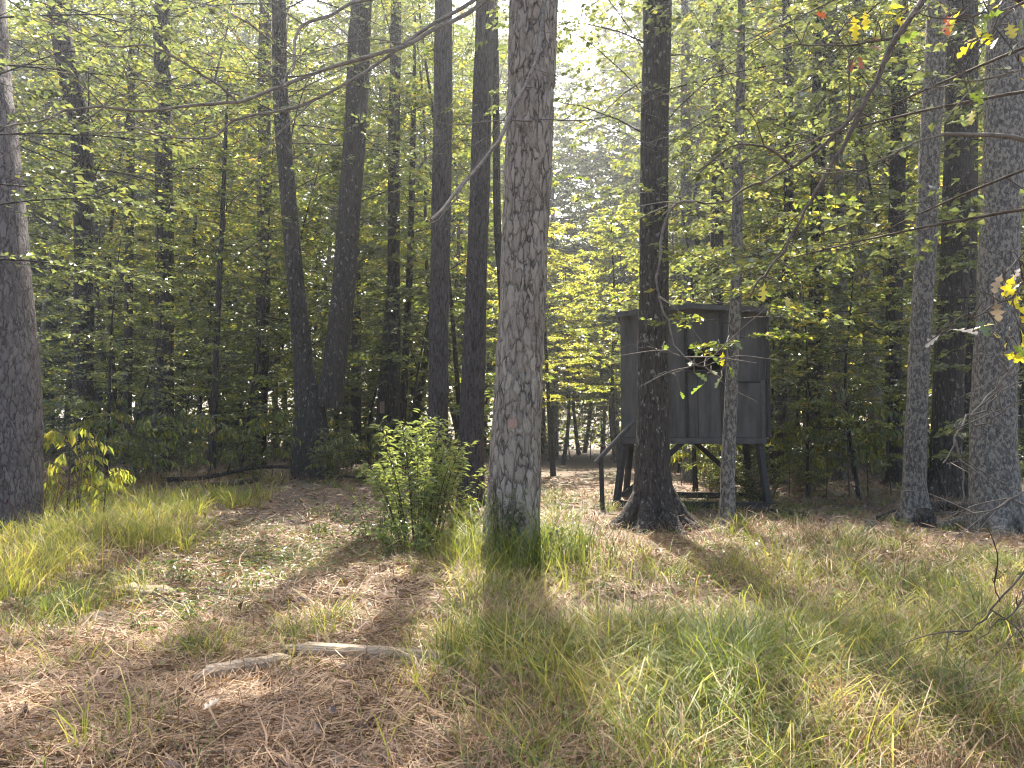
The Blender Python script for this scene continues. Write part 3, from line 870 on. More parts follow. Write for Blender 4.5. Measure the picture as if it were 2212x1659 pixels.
# stair handrail on its post, and the stair behind the oak
mb = MB()
pts = [bl(1384, 898, -0.30), bl(1336, 950, -0.32), bl(1291, 999, -0.34)]
mb.tube(spline(np.array(pts), 6), 0.038, 10)
mb.build('handrail', M_TRIM, blind)
mb = MB()
e = bl(1301, 990, -0.34)
mb.tube(np.array([e + (0.01, 0, 0.02), (e[0] + 0.03, -0.34, -0.1)]), 0.04, 10)
mb.build('handrail_post', M_FRAME, blind)
mb = MB()
mb.tube(np.array([bl(1384, 898, -0.30), bl(1384, 944, -0.30)]), 0.03, 8)
mb.build('handrail_post', M_FRAME, blind)
mb = MB()
mb.box(bl(1384, 0)[0] - 0.05, bl(1384, 0)[0] + 0.05, -0.36, -0.038, zf - 0.09, zf - 0.02)
mb.build('rail_bracket', M_FRAME, blind)

# ------------------------------------------------------------------ bare limbs hanging over the clearing
def limb_from_picture(mb, line, d0, d1, r0, r1, sides=6, origin=None, n=None, wig=0.006, seed=0):
    """A limb through picture points, running from distance d0 to d1."""
    k = len(line)
    pts = np.array([W(px, py, d0 + (d1 - d0) * i / (k - 1)) for i, (px, py) in enumerate(line)])
    n = n or (k * 3)
    sp = spline(pts, n)
    rg = np.random.default_rng(seed + k)
    sp = sp + rg.normal(0, wig, sp.shape) * np.linspace(0, 1, n)[:, None]
    mb.tube(sp - (0 if origin is None else origin), np.linspace(r0, r1, n) * (1 + rg.normal(0, 0.06, n)), sides, 0)
    return sp


def fine_twigs(mb, sp, origin, n, L, seed):
    """Thin bare side twigs, bending forward along the limb."""
    rg = np.random.default_rng(seed * 31 + 7)
    tan = unit(np.gradient(sp, axis=0))
    for i in range(n):
        k = int(rg.integers(2, len(sp) - 1))
        u = tan[k] * rg.uniform(0.3, 1.0) + rg.normal(0, 0.5, 3)
        u /= np.linalg.norm(u)
        l = L * rg.uniform(0.3, 1.2)
        b = sp[k] - origin
        p1 = b + u * l * 0.5 + rg.normal(0, 0.04, 3) * l
        p2 = b + u * l + tan[k] * l * 0.2 + (0, 0, rg.uniform(-.15, .1) * l)
        mb.tube(spline(np.array([b, p1, p2]), 7), np.linspace(0.0038, 0.0013, 7), 4, 0, cap=False)


po = np.array(pine.location)
LEFTB = [
    ([(1120, -60), (1042, 7), (992, 39), (942, 61), (880, 97), (810, 118), (716, 146), (644, 172), (601, 190), (558, 206), (512, 222), (412, 229), (304, 239), (222, 231), (143, 240), (64, 269), (-20, 270)], 7.5, 4.6, 0.040, 0.006,
     [([(512, 220), (476, 186), (430, 158), (376, 122), (315, 98), (265, 102), (200, 84), (154, 61), (72, 25)], 5.55, 4.9, 0.014, 0.004),
      ([(224, 229), (179, 183), (125, 129), (81, 90), (55, 60)], 4.95, 4.7, 0.008, 0.003),
      ([(222, 234), (186, 258), (154, 274), (132, 270)], 4.95, 4.8, 0.008, 0.003),
      ([(224, 231), (243, 211), (279, 200), (300, 196)], 4.95, 4.9, 0.006, 0.002),
      ([(412, 229), (380, 252), (318, 256)], 5.3, 5.1, 0.006, 0.002),
      ([(716, 146), (640, 165), (560, 160), (470, 152), (400, 145)], 6.1, 5.4, 0.010, 0.003),
      ([(880, 97), (800, 84), (730, 96), (650, 120), (560, 124)], 6.7, 6.0, 0.010, 0.003)]),
    ([(1125, -70), (1010, 10), (930, 55), (850, 112), (792, 154), (680, 215), (609, 240), (519, 254), (458, 297), (394, 297), (322, 286), (286, 272)], 7.5, 5.0, 0.034, 0.004,
     [([(519, 254), (470, 268), (400, 288), (330, 312)], 5.5, 5.2, 0.006, 0.002),
      ([(680, 215), (640, 252), (590, 300), (570, 330), (500, 352), (430, 346)], 6.0, 5.4, 0.009, 0.003)]),
    ([(1130, -90), (900, -20), (770, 4), (716, 32), (655, 54), (637, 93), (637, 136), (616, 168), (616, 187)], 7.5, 5.6, 0.030, 0.010,
     [([(652, 50), (610, 22), (580, 0), (540, -30)], 6.0, 5.8, 0.010, 0.004),
      ([(637, 120), (600, 100), (560, 40), (540, 38), (470, 92)], 5.8, 5.5, 0.008, 0.003)]),
    ([(1178, -40), (1167, 90), (1146, 161), (1110, 229), (1074, 311), (1002, 397), (931, 476)], 7.3, 4.2, 0.032, 0.012,
     [([(1002, 397), (975, 440), (932, 486)], 4.7, 4.3, 0.010, 0.005),
      ([(1110, 229), (1060, 290), (1010, 318), (985, 320)], 5.7, 5.4, 0.007, 0.003)]),
    ([(1150, 262), (1080, 260), (1020, 266), (967, 268), (910, 250)], 7.35, 6.6, 0.012, 0.003, [([(1020, 266), (980, 300), (940, 310)], 7.0, 6.8, 0.006, 0.002)]),
    ([(1150, 258), (1182, 258), (1275, 258), (1378, 229), (1440, 190)], 7.35, 6.4, 0.012, 0.003, [([(1275, 258), (1330, 280), (1390, 306), (1450, 318)], 6.9, 6.5, 0.006, 0.002)]),
    ([(1140, 370), (1160, 420), (1120, 436)], 7.4, 7.1, 0.008, 0.003, []),
]
for (ln, d0, d1, r0, r1, subs) in LEFTB:
    mb = MB()
    sp = limb_from_picture(mb, ln, d0, d1, r0 * 0.62, r1 * 0.8, 7, po)
    fine_twigs(mb, sp, po, int(len(sp) * 0.45), 0.75, len(ln))
    for (l2, e0, e1, q0, q1) in subs:
        sp = limb_from_picture(mb, l2, e0, e1, q0 * 0.75, q1 * 0.8, 5, po)
        fine_twigs(mb, sp, po, int(len(sp) * 0.3), 0.45, len(l2) + 3)
    o = mb.build('bare_limb', M_TWIG, pine)


# ------------------------------------------------------------------ oak just outside the right edge, its limbs and big leaves reach into view
def oak_leaf_mesh(seed):
    rg = np.random.default_rng(seed)
    half = [(0.0, 0.012), (0.10, 0.03), (0.2, 0.07), (0.27, 0.17), (0.36, 0.22), (0.40, 0.10), (0.46, 0.08), (0.54, 0.20), (0.62, 0.27), (0.68, 0.24), (0.70, 0.11), (0.76, 0.10), (0.84, 0.19), (0.91, 0.15), (0.96, 0.06)]
    L, Rr = [], []
    v, f = [], []
    for (t, w) in half:
        w2 = w * rg.uniform(0.8, 1.15)
        zc = -0.12 * t * t
        v += [(t, w * rg.uniform(0.85, 1.15), zc + w * 0.28 + rg.normal(0, .006)), (t, 0, zc), (t, -w2, zc + w2 * 0.28 + rg.normal(0, .006))]
    n = len(half)
    v.append((1.0, 0, -0.13))
    for i in range(n - 1):
        a = i * 3
        f += [(a, a + 3, a + 4, a + 1), (a + 1, a + 4, a + 5, a + 2)]
    mb = MB()
    mb.add(v, f, 0, True)
    a = (n - 1) * 3
    mb.add([v[a], v[a + 1], v[a + 2], v[-1]], [(0, 3, 1), (1, 3, 2)])
    # leaf stalk
    mb.tube(np.array([(-0.12, 0, 0.0), (0.02, 0, 0.0)]), 0.008, 4)
    o = mb.build('leaf', L_OAKY)
    me = o.data
    bpy.data.objects.remove(o)
    return me


leaf_meshes = {}
for key, mt in (('y', L_OAKY), ('g', L_OAKG), ('r', L_RUST), ('p', L_PALE)):
    leaf_meshes[key] = []
    for s in range(3):
        me = oak_leaf_mesh(s + ord(key))
        me.materials[0] = mt
        leaf_meshes[key].append(me)


def leaf_at(parent, origin, p, size, key, rg, droop=None, name='leaf'):
    me = leaf_meshes[key][int(rg.integers(0, 3))]
    o = link(name, me, parent)
    dr = rg.uniform(0.1, 1.2) if droop is None else droop
    o.matrix_local = Matrix.Translation(Vector(p - origin)) @ Matrix.Rotation(rg.uniform(0, 6.28), 4, 'Z') @ Matrix.Rotation(dr, 4, 'Y') @ Matrix.Rotation(rg.normal(0, 0.6), 4, 'X') @ Matrix.Scale(size, 4)
    return o


ob = G(2440, 4.6)
near_oak = thing('oak_tree', 'near oak beyond the right edge, its bare limbs and yellow leaves reaching in', 'tree', ob)
mb = MB()
pp = np.array([(0, 0, -0.2), (0.05, 0, 1.2), (0.0, 0.1, 2.6), (-0.1, 0.2, 3.8), (-0.1, 0.3, 6.5), (0.1, 0.3, 9.5)])
mb.tube(spline(pp, 24), np.linspace(0.17, 0.05, 24), 14, 0, rough=0.05)
mb.build('trunk', M_LICHEN, near_oak)
axis_at = lambda z: np.array((np.interp(z, pp[:, 2], pp[:, 0]), np.interp(z, pp[:, 2], pp[:, 1]), z)) + ob


def near_limb(lines, leaves, mat, seed, start_z=None, start_r=0.05, size=0.11):
    rg = np.random.default_rng(seed)
    mb = MB()
    allp = []
    for i, (ln, d0, d1, r0, r1) in enumerate(lines):
        if i == 0 and start_z is not None:
            q = W(*ln[0], d0)
            s = axis_at(start_z)
            mid = (q + s) / 2 + (0, 0, 0.1)
            mb.tube(spline(np.array([s, mid, q]), 8) - ob, np.linspace(start_r, r0, 8), 7)
        allp.append(limb_from_picture(mb, ln, d0, d1, r0 * 0.72, r1 * 0.75, 7, ob, seed=seed, wig=0.01))
        fine_twigs(mb, allp[-1], ob, int(len(allp[-1]) * (0.35 if r0 > 0.008 else 0.15)), 0.35, seed + i)
    A = np.concatenate(allp)
    pos = []
    for (px, py, key) in leaves:
        dd_ = A[np.argmin([(px - (CX + a[0] / a[1] * F)) ** 2 + (py - (HORIZON - (a[2] - H) / a[1] * F)) ** 2 for a in A])]
        p = W(px, py, dd_[1] + rg.uniform(-.15, .15))
        pos.append((p, key))
        mb.tube(spline(np.array([dd_, (dd_ + p) / 2 + (0, 0, 0.03), p]), 5) - ob, np.linspace(0.004, 0.0018, 5), 4)
    o = mb.build('branch', mat, near_oak)
    for (p, key) in pos:
        leaf_at(o, ob, p, size * rg.uniform(0.75, 1.2), key, rg)
    return o


near_limb([([(2030, -60), (1993, 0), (1964, 43), (1936, 82), (1903, 150), (1871, 215), (1835, 258), (1778, 315), (1714, 362), (1635, 397), (1570, 430), (1500, 436)], 4.4, 4.0, 0.030, 0.005),
           ([(1862, 232), (1832, 297), (1796, 358), (1764, 412), (1728, 476), (1699, 530), (1656, 587), (1618, 640)], 4.3, 4.1, 0.020, 0.006),
           ([(1936, 82), (1880, 90), (1820, 100), (1740, 96), (1680, 110)], 4.35, 4.2, 0.012, 0.004),
           ([(1832, 260), (1836, 200), (1832, 120), (1800, 60)], 4.3, 4.3, 0.008, 0.003),
           ([(1714, 362), (1660, 320), (1600, 312), (1560, 330), (1500, 380)], 4.1, 4.0, 0.012, 0.004),
           ([(1903, 150), (1930, 110), (1945, 60), (1990, 20)], 4.35, 4.3, 0.007, 0.004)],
          [(1843, 32, 'y'), (1868, 22, 'y'), (1850, 48, 'y'), (1921, 21, 'y'), (1932, 40, 'y'), (1905, 30, 'y'), (2043, 28, 'r'), (1760, 30, 'r'), (1855, 118, 'r'), (1875, 100, 'r'), (1896, 90, 'r'), (1840, 128, 'r'), (1989, 68, 'g'), (1600, 70, 'r'),
           (1700, 640, 'y'), (1652, 610, 'y')], M_TWIG_DARK, 41, 3.9, 0.06)
near_limb([([(2260, -20), (2180, 20), (2120, 30), (2050, 40), (1985, 30)], 4.2, 3.9, 0.014, 0.004), ([(2180, 20), (2150, 60), (2110, 110), (2060, 130)], 4.1, 3.9, 0.008, 0.003), ([(2150, 60), (2190, 110), (2212, 150)], 4.0, 3.9, 0.006, 0.003)],
          [(2103, 54, 'y'), (2132, 70, 'y'), (2111, 88, 'y'), (2120, 80, 'y'), (2179, 52, 'y'), (2075, 22, 'y'), (2193, 6, 'y'), (2024, 4, 'y'), (2154, 16, 'y'), (2100, 238, 'y'), (2172, 24, 'g'), (2132, 40, 'g'), (2158, 80, 'g'), (2100, 200, 'g'), (2200, 90, 'g'), (2050, 80, 'g'), (2060, 30, 'r'), (2204, 120, 'y'), (2120, 12, 'g'), (2010, 60, 'g'), (2206, 40, 'g')], M_TWIG_DARK, 42, 3.6, 0.03)
near_limb([([(2260, 140), (2212, 150), (2118, 172), (2029, 186), (1964, 204)], 4.2, 4.0, 0.010, 0.003)], [(2150, 150, 'g'), (2205, 170, 'y'), (2090, 200, 'g')], M_TWIG, 43, 3.1, 0.02)
near_limb([([(2040, 290), (1968, 311), (1921, 337), (1867, 362), (1807, 369), (1756, 362)], 4.2, 4.1, 0.010, 0.003)], [], M_TWIG, 44, 2.9, 0.02)
near_limb([([(2290, 560), (2220, 600), (2185, 640), (2130, 672), (2075, 690), (2030, 716)], 3.4, 3.2, 0.010, 0.003), ([(2220, 600), (2200, 560), (2170, 590)], 3.4, 3.3, 0.006, 0.002), ([(2185, 640), (2195, 690), (2180, 730), (2165, 760)], 3.35, 3.2, 0.005, 0.002)],
          [(2172, 612, 'y'), (2190, 630, 'y'), (2143, 719, 'y'), (2183, 719, 'y'), (2168, 766, 'y'), (2200, 683, 'y'), (2192, 594, 'y'), (2165, 590, 'p'), (2150, 651, 'p'), (2057, 712, 'p'), (2032, 722, 'p'), (2205, 640, 'y'), (2198, 745, 'y'), (2110, 690, 'g'), (2208, 575, 'p'), (2206, 610, 'y'), (2150, 700, 'y'), (2178, 655, 'y'), (2204, 710, 'y'), (2185, 745, 'g')], M_TWIG_DARK, 45, 2.2, 0.03, 0.10)  # the palest leaves here carry a white glint as colour
near_limb([([(2290, 690), (2200, 769), (2186, 798), (2136, 855), (2100, 894), (2075, 919), (2064, 952), (2045, 1002)], 3.9, 3.8, 0.014, 0.005), ([(2097, 898), (2132, 884), (2154, 851), (2230, 820)], 3.8, 3.6, 0.008, 0.004), ([(2104, 920), (2136, 912), (2165, 887), (2225, 860)], 3.8, 3.6, 0.007, 0.003),
           ([(2064, 952), (2082, 1027), (2079, 1077), (2085, 1120)], 3.8, 3.8, 0.007, 0.003), ([(2100, 894), (2104, 920), (2116, 930)], 3.8, 3.8, 0.005, 0.003), ([(2045, 940), (2060, 930), (2075, 919)], 3.8, 3.8, 0.003, 0.004), ([(2045, 1002), (2064, 998), (2080, 990)], 3.8, 3.75, 0.004, 0.002)], [], M_TWIG, 46, 2.0, 0.03)
near_limb([([(2290, 1040), (2212, 1062), (2170, 1090), (2110, 1110), (2055, 1108)], 3.6, 3.5, 0.009, 0.003), ([(2212, 1062), (2180, 1050), (2160, 1030)], 3.6, 3.5, 0.005, 0.002), ([(2250, 1000), (2212, 985), (2175, 982)], 3.6, 3.5, 0.006, 0.002), ([(2170, 1090), (2190, 1075), (2212, 1100)], 3.5, 3.5, 0.004, 0.002)], [], M_TWIG, 47, 1.05, 0.025)
near_limb([([(2290, 1160), (2212, 1235), (2160, 1300), (2110, 1352), (2062, 1370), (2030, 1415)], 3.3, 3.2, 0.008, 0.002), ([(2230, 1260), (2190, 1320), (2140, 1360), (2100, 1390)], 3.3, 3.2, 0.006, 0.002), ([(2250, 1290), (2212, 1350), (2180, 1405)], 3.3, 3.2, 0.006, 0.002), ([(2160, 1300), (2150, 1260), (2160, 1230)], 3.25, 3.2, 0.004, 0.002), ([(2190, 1320), (2212, 1290), (2230, 1240)], 3.3, 3.3, 0.004, 0.003)], [], M_TWIG_DARK, 48, 0.8, 0.02)
# pale stick hanging in front of the flared oak, and its leafy twigs
near_limb([([(1500, 436), (1462, 440), (1436, 480), (1427, 540), (1421, 622), (1446, 701), (1468, 769), (1508, 787), (1550, 810)], 4.0, 3.9, 0.012, 0.004), ([(1468, 769), (1440, 760), (1424, 770)], 3.95, 3.9, 0.006, 0.002), ([(1508, 787), (1540, 770), (1570, 740)], 3.92, 3.9, 0.004, 0.002), ([(1508, 787), (1470, 800), (1420, 812), (1400, 830)], 3.9, 3.9, 0.004, 0.002), ([(1468, 769), (1400, 752), (1330, 752)], 3.95, 4.0, 0.003, 0.001)],
          [(1530, 762, 'g'), (1548, 745, 'g'), (1510, 752, 'g'), (1562, 760, 'y'), (1535, 800, 'g'), (1560, 812, 'g'), (1500, 805, 'g'), (1580, 735, 'g'), (1490, 780, 'g'), (1575, 790, 'g'), (1520, 830, 'g'), (1440, 745, 'g'), (1470, 845, 'g')], M_TWIG, 49, None, 0.02, 0.075)


rg = np.random.default_rng(77)
wm, cm = MB(), MB()
for (z, az, L) in ((2.75, 2.3, 2.6), (3.1, 1.75, 2.9), (3.5, 2.6, 2.4), (3.9, 2.0, 3.0), (4.6, 2.5, 2.6), (5.0, 1.9, 3.0)):
    limb_spray(wm, np.array((0.0, 0.1, z)), az, L, 0.05, rg, 0.088, 190, 0, 0, thick=0.02, leaves_mb=cm, twigs=12, droop=0.12)
wm.build('limb', M_TWIG_DARK, near_oak)
tag(cm.build('crown', L_GREEN, near_oak), kind='stuff')

hb = G(-190, 7.4)
hick = thing('hickory_tree', 'hardwood beyond the left edge, its leafy limbs hanging over the scaly pine', 'tree', hb)
mb, cm = MB(), MB()
pp2 = np.array([(0, 0, -0.2), (0.05, 0, 2.0), (0.0, 0.05, 5.0), (-0.1, 0.2, 9.0)])
mb.tube(spline(pp2, 20), np.linspace(0.15, 0.05, 20), 12, 0, rough=0.05)
for (z, az, L) in ((2.9, 0.3, 2.0), (3.3, -0.3, 2.3), (3.7, 0.5, 2.4), (4.1, 0.0, 2.6), (4.5, -0.4, 2.6), (4.9, 0.3, 2.8), (5.3, 0.0, 2.6), (5.7, 0.5, 2.6)):
    limb_spray(mb, np.array((0.0, 0.05, z)), az, L, 0.1, rg, 0.09, 200, 0, 0, thick=0.02, leaves_mb=cm, twigs=12, droop=0.12)
mb.build('trunk', M_DARK, hick)
tag(cm.build('crown', L_GREEN, hick), kind='stuff')

# ------------------------------------------------------------------ bushes, seedlings and brush
def stem_plant(name, label, cat, loc, nst, h, spread, leaf, per, leafm, seed, ratio=0.38, group=None, droop=0.4, stemm=None, tilt=0.7, low=0.12):
    rg = np.random.default_rng(seed)
    root = thing(name, label, cat, loc, group)
    sm_, lm = MB(), MB()
    for i in range(nst):
        a = rg.uniform(0, 6.28)
        r = spread * math.sqrt(rg.random())
        hh = h * rg.uniform(0.6, 1.05) * (1 - 0.3 * (r / spread) ** 2)
        b = np.array((math.cos(a), math.sin(a), 0)) * r * 0.35
        tip = np.array((math.cos(a) * r, math.sin(a) * r, hh))
        mid = (b + tip) / 2 + (0, 0, hh * 0.12)
        sp = spline(np.array([b - (0, 0, 0.05), mid, tip]), 10)
        sm_.tube(sp, np.linspace(0.006, 0.002, 10) * (h / 1.2) ** 0.5, 4, 0, cap=False)
        q = rg.uniform(low, 1.0, per) ** 0.8
        P = np.array([[np.interp(x_, np.linspace(0, 1, 10), sp[:, c]) for c in range(3)] for x_ in q])
        az_ = rg.uniform(0, 6.28, per)
        D = np.stack([np.cos(az_), np.sin(az_), rg.normal(0.15 - droop, 0.3, per)], 1)
        N = np.stack([rg.normal(0, tilt, per), rg.normal(0, tilt, per), np.ones(per)], 1)
        P = P + unit(D) * rg.uniform(0.0, 0.05, (per, 1))
        lm.leaves(P, D, N, leaf * rg.uniform(0.5, 1.2, per), ratio, 0)
    sm_.build('stem', stemm or M_TWIG_DARK, root)
    tag(lm.build('foliage', leafm, root), kind='stuff')
    return root


stem_plant('bush', 'leafy green bush left of the middle pine', 'bush', G(912, 8.8), 52, 1.5, 0.78, 0.095, 58, L_BUSH, 51, ratio=0.36, droop=0.2)
stem_plant('bush', 'low yellow green shoots at the foot of the leafy bush', 'bush', G(880, 8.0), 12, 0.45, 0.4, 0.07, 30, L_CLOVER, 52, ratio=0.5, droop=0.1)
stem_plant('vine', 'green vine leaves climbing the lower bark of the middle pine', 'vine', G(1085, 7.33), 14, 1.0, 0.22, 0.05, 30, L_GREEN, 55, ratio=0.5)


stem_plant('weed', 'straggly leafy weed leaning out left of the leafy bush', 'weed', G(826, 8.9), 9, 0.75, 0.5, 0.08, 26, L_BUSH, 56, ratio=0.32)
stem_plant('weed', 'straggly leafy weed between the bush and the middle pine', 'weed', G(1015, 8.6), 10, 0.8, 0.45, 0.08, 26, L_MIX, 57, ratio=0.32)
stem_plant('weed', 'broad leaved weed right of the middle pine foot', 'weed', G(1215, 7.5), 9, 0.5, 0.45, 0.09, 22, L_GREEN, 58, ratio=0.3)
wd0 = stem_plant('weed', 'small leafy weed among the grass', 'weed', G(1500, 6.4), 6, 0.2, 0.22, 0.05, 16, L_CLOVER, 59, ratio=0.42, group='small weeds among the grass')
rgw = np.random.default_rng(8)
for i in range(44):
    d = rgw.uniform(4.2, 11)
    px = rgw.uniform(0, 2212)
    copy_thing(wd0, G(px, d), rgw.uniform(0, 6.28), rgw.uniform(0.5, 1.25))


def hanging_sapling(name, label, loc, h, seed, arms, group=None, leafm=L_YEL, leaf=0.13):
    """Sapling whose long leaves hang down in rows from arching arms."""
    rg = np.random.default_rng(seed)
    root = thing(name, label, 'sapling', loc, group)
    wm, lm = MB(), MB()
    wm.tube(spline(np.array([(0, 0, -0.05), (0.03, 0, h * 0.5), (0, 0.02, h)]), 8), np.linspace(0.012, 0.004, 8), 5, 0, cap=False)
    for i in range(arms):
        a = i * 2.4 + rg.uniform(-.4, .4)
        z = h * rg.uniform(0.35, 0.98)
        L = h * rg.uniform(0.3, 0.55)
        u = np.array((math.cos(a), math.sin(a), 0))
        sp = spline(np.array([(0, 0, z), u * L * 0.5 + (0, 0, z + L * 0.25), u * L + (0, 0, z + L * 0.1)]), 8)
        wm.tube(sp, np.linspace(0.005, 0.0015, 8), 4, 0, cap=False)
        n = 12
        q = np.linspace(0.2, 1, n)
        P = np.array([[np.interp(x_, np.linspace(0, 1, 8), sp[:, c]) for c in range(3)] for x_ in q])
        D = np.stack([rg.normal(u[0] * 0.3, 0.3, n), rg.normal(u[1] * 0.3, 0.3, n), -np.ones(n)], 1)
        N = np.stack([rg.normal(0, 1, n), rg.normal(-0.6, 0.7, n), rg.normal(0.3, 0.3, n)], 1)
        lm.leaves(P, D, N, leaf * rg.uniform(0.7, 1.15, n), 0.34, 0)
    wm.build('stem', M_TWIG_DARK, root)
    tag(lm.build('foliage', leafm, root), kind='stuff')
    return root


hanging_sapling('sapling', 'bright yellow green sapling with hanging leaves in the left grass', G(150, 9.4), 1.1, 61, 18, None, L_YEL, 0.14)
hanging_sapling('sapling', 'small pale sapling with hanging leaves beside the left grass', G(228, 9.2), 0.7, 62, 12, None, L_YEL, 0.12)
SG = 'hanging leaved saplings along the woods edge'
sp0 = hanging_sapling('sapling', 'olive green sapling with hanging leaves along the woods edge', G(330, 13.5), 1.3, 63, 14, SG, L_MIX, 0.15)
rg = np.random.default_rng(5)
for (px, d, s) in ((280, 13.2, 1.0), (395, 13.8, 1.1), (455, 15, 1.0), (520, 15.5, 0.9), (590, 15.2, 1.05), (700, 15.0, 0.6), (735, 15.3, 0.75), (800, 16, 0.7), (1700, 15, 1.0), (1780, 14.6, 1.3), (1830, 14.2, 1.5), (1870, 14.8, 1.3), (1920, 15, 1.1), (1745, 15.5, 1.2), (240, 14.5, 1.2), (1500, 17, 0.9), (1540, 18, 1.0), (1470, 19, 1.2)):
    copy_thing(sp0, G(px, d), rg.uniform(0, 6.28), s)
WG = 'low leafy shrubs under the trees'
sh0 = stem_plant('shrub', 'low leafy shrub under the trees at the woods edge', 'shrub', G(300, 15), 16, 0.9, 0.5, 0.085, 34, L_GREEN, 64, ratio=0.5, group=WG)
for i in range(46):
    side = -1 if i % 2 else 1
    d = rg.uniform(13.5, 26)
    px = (rg.uniform(-20, 1050) if side < 0 else rg.uniform(1500, 2230))
    copy_thing(sh0, G(px, d), rg.uniform(0, 6.28), rg.uniform(0.7, 1.5))


for i in range(80):
    d = rg.uniform(24, 46)
    px = rg.uniform(-60, 2270)
    if 1165 < px < 1350 and d < 42:
        continue
    copy_thing(sh0, G(px, d), rg.uniform(0, 6.28), rg.uniform(1.3, 2.4))


# dead brush at the left with red stems
def brush(name, label, loc, n, h, spread, seed, mat):
    rg = np.random.default_rng(seed)
    mb = MB()
    for i in range(n):
        a = rg.uniform(0, 6.28)
        L = h * rg.uniform(0.5, 1.1)
        u = np.array((math.cos(a) * spread * rg.random(), math.sin(a) * spread * rg.random(), 1.0))
        u /= np.linalg.norm(u)
        b = np.array((rg.normal(0, 0.08), rg.normal(0, 0.08), -0.03))
        sp = spline(np.array([b, b + u * L * 0.5 + rg.normal(0, 0.03, 3), b + u * L]), 8)
        mb.tube(sp, np.linspace(0.006, 0.002, 8), 4, 0, cap=False)
        for j in range(3):
            q = sp[3 + j]
            e = q + (u + rg.normal(0, 0.5, 3)) * L * 0.3
            mb.tube(np.array([q, (q + e) / 2 + (0, 0, .01), e]), (0.003, 0.002, 0.001), 3, 0, cap=False)
    return tag(mb.build(name, mat, loc=[float(c) for c in loc]), label, 'brush')


brush('dead_brush', 'tangle of dead reddish stems at the foot of the scaly pine', G(100, 8.7), 16, 0.95, 1.0, 71, plain('red_brown_stem', (0.12, 0.05, 0.035), (0.24, 0.12, 0.08)))
brush('dead_brush', 'thin grey dead stems above the bright sapling at left', G(175, 9.2), 8, 1.35, 0.5, 72, M_TWIG)
brush('dead_brush', 'grey brush pile between the two mottled trunks at right', G(2040, 11.5), 26, 0.8, 2.0, 73, M_TWIG)
brush('dead_brush', 'spray of grey sticks on the right woods floor', G(1880, 12.6), 14, 0.9, 2.2, 74, M_TWIG)


# fallen limbs and logs
def log(name, label, pts, r0, r1, mat, cat='log', sides=9, rough=0.08, stubs=0, seed=1):
    rg = np.random.default_rng(seed)
    mb = MB()
    p0 = np.array(pts[0])
    sp = spline(np.array(pts), 16)
    mb.tube(sp - p0, np.linspace(r0, r1, 16), sides, 0, rough=rough, seed=seed)
    for i in range(stubs):
        q = sp[int(rg.integers(3, 14))] - p0
        e = q + rg.normal(0, 0.25, 3) + (0, 0, 0.25)
        mb.tube(np.array([q, (q + e) / 2, e]), (r1 * 0.8, r1 * 0.5, r1 * 0.2), 5)
    return tag(mb.build(name, mat, loc=[float(c) for c in p0]), label, cat)


def gp(px, d, dz=0.0):
    return G(px, d) + (0, 0, dz)


log('fallen_branch', 'long dark fallen branch lying left of the forked oak', [gp(360, 14.8, .1), gp(450, 14.8, .16), gp(560, 15.2, .28), gp(650, 15.4, .26)], 0.05, 0.03, M_DARK, 'fallen branch', stubs=4)
log('fallen_log', 'short dark fallen log below the long dark branch', [gp(410, 14.3, .05), gp(480, 14.3, .08), gp(565, 14.6, .10)], 0.06, 0.05, M_OAK)
log('fallen_branch', 'mossy thin log lying right of the blind leg', [gp(1600, 12.2, .04), gp(1660, 12.0, .05), gp(1740, 11.6, .03)], 0.05, 0.03, M_OAK, 'fallen branch')
log('fallen_branch', 'dark fallen stick left of the slender mottled trunk', [gp(1890, 11.3, .05), gp(1930, 11.5, .12), gp(1965, 11.9, .16)], 0.04, 0.02, M_DARK, 'fallen branch')
log('fallen_log', 'dark log between the two mottled trunks at right', [gp(2000, 12.2, .1), gp(2050, 12.0, .12), gp(2090, 11.6, .08)], 0.09, 0.07, M_DARK)
log('fallen_branch', 'thin stick behind the forked oak base', [gp(730, 15.2, .15), gp(780, 15.2, .14), gp(850, 15.6, .1)], 0.025, 0.015, M_DARK, 'fallen branch')
log('fallen_branch', 'thin dead stick leaning in the shade left of the bush', [gp(440, 11.5, .03), gp(455, 11.6, .15), gp(430, 12.2, .35)], 0.015, 0.008, M_TWIG_DARK, 'fallen branch')
log('tree_stump', 'low dark rotten stump at the foot of the slender mottled trunk', [gp(1990, 10.6, -.05), gp(1991, 10.6, .08), gp(1992, 10.65, .2)], 0.16, 0.11, M_DARK, 'stump', sides=12, rough=0.16)
log('tree_stump', 'small grey stump in the grass left of the slender mottled trunk', [gp(1870, 10.4, -.05), gp(1871, 10.4, .06), gp(1872, 10.4, .14)], 0.08, 0.06, M_TWIG, 'stump', sides=10, rough=0.16)


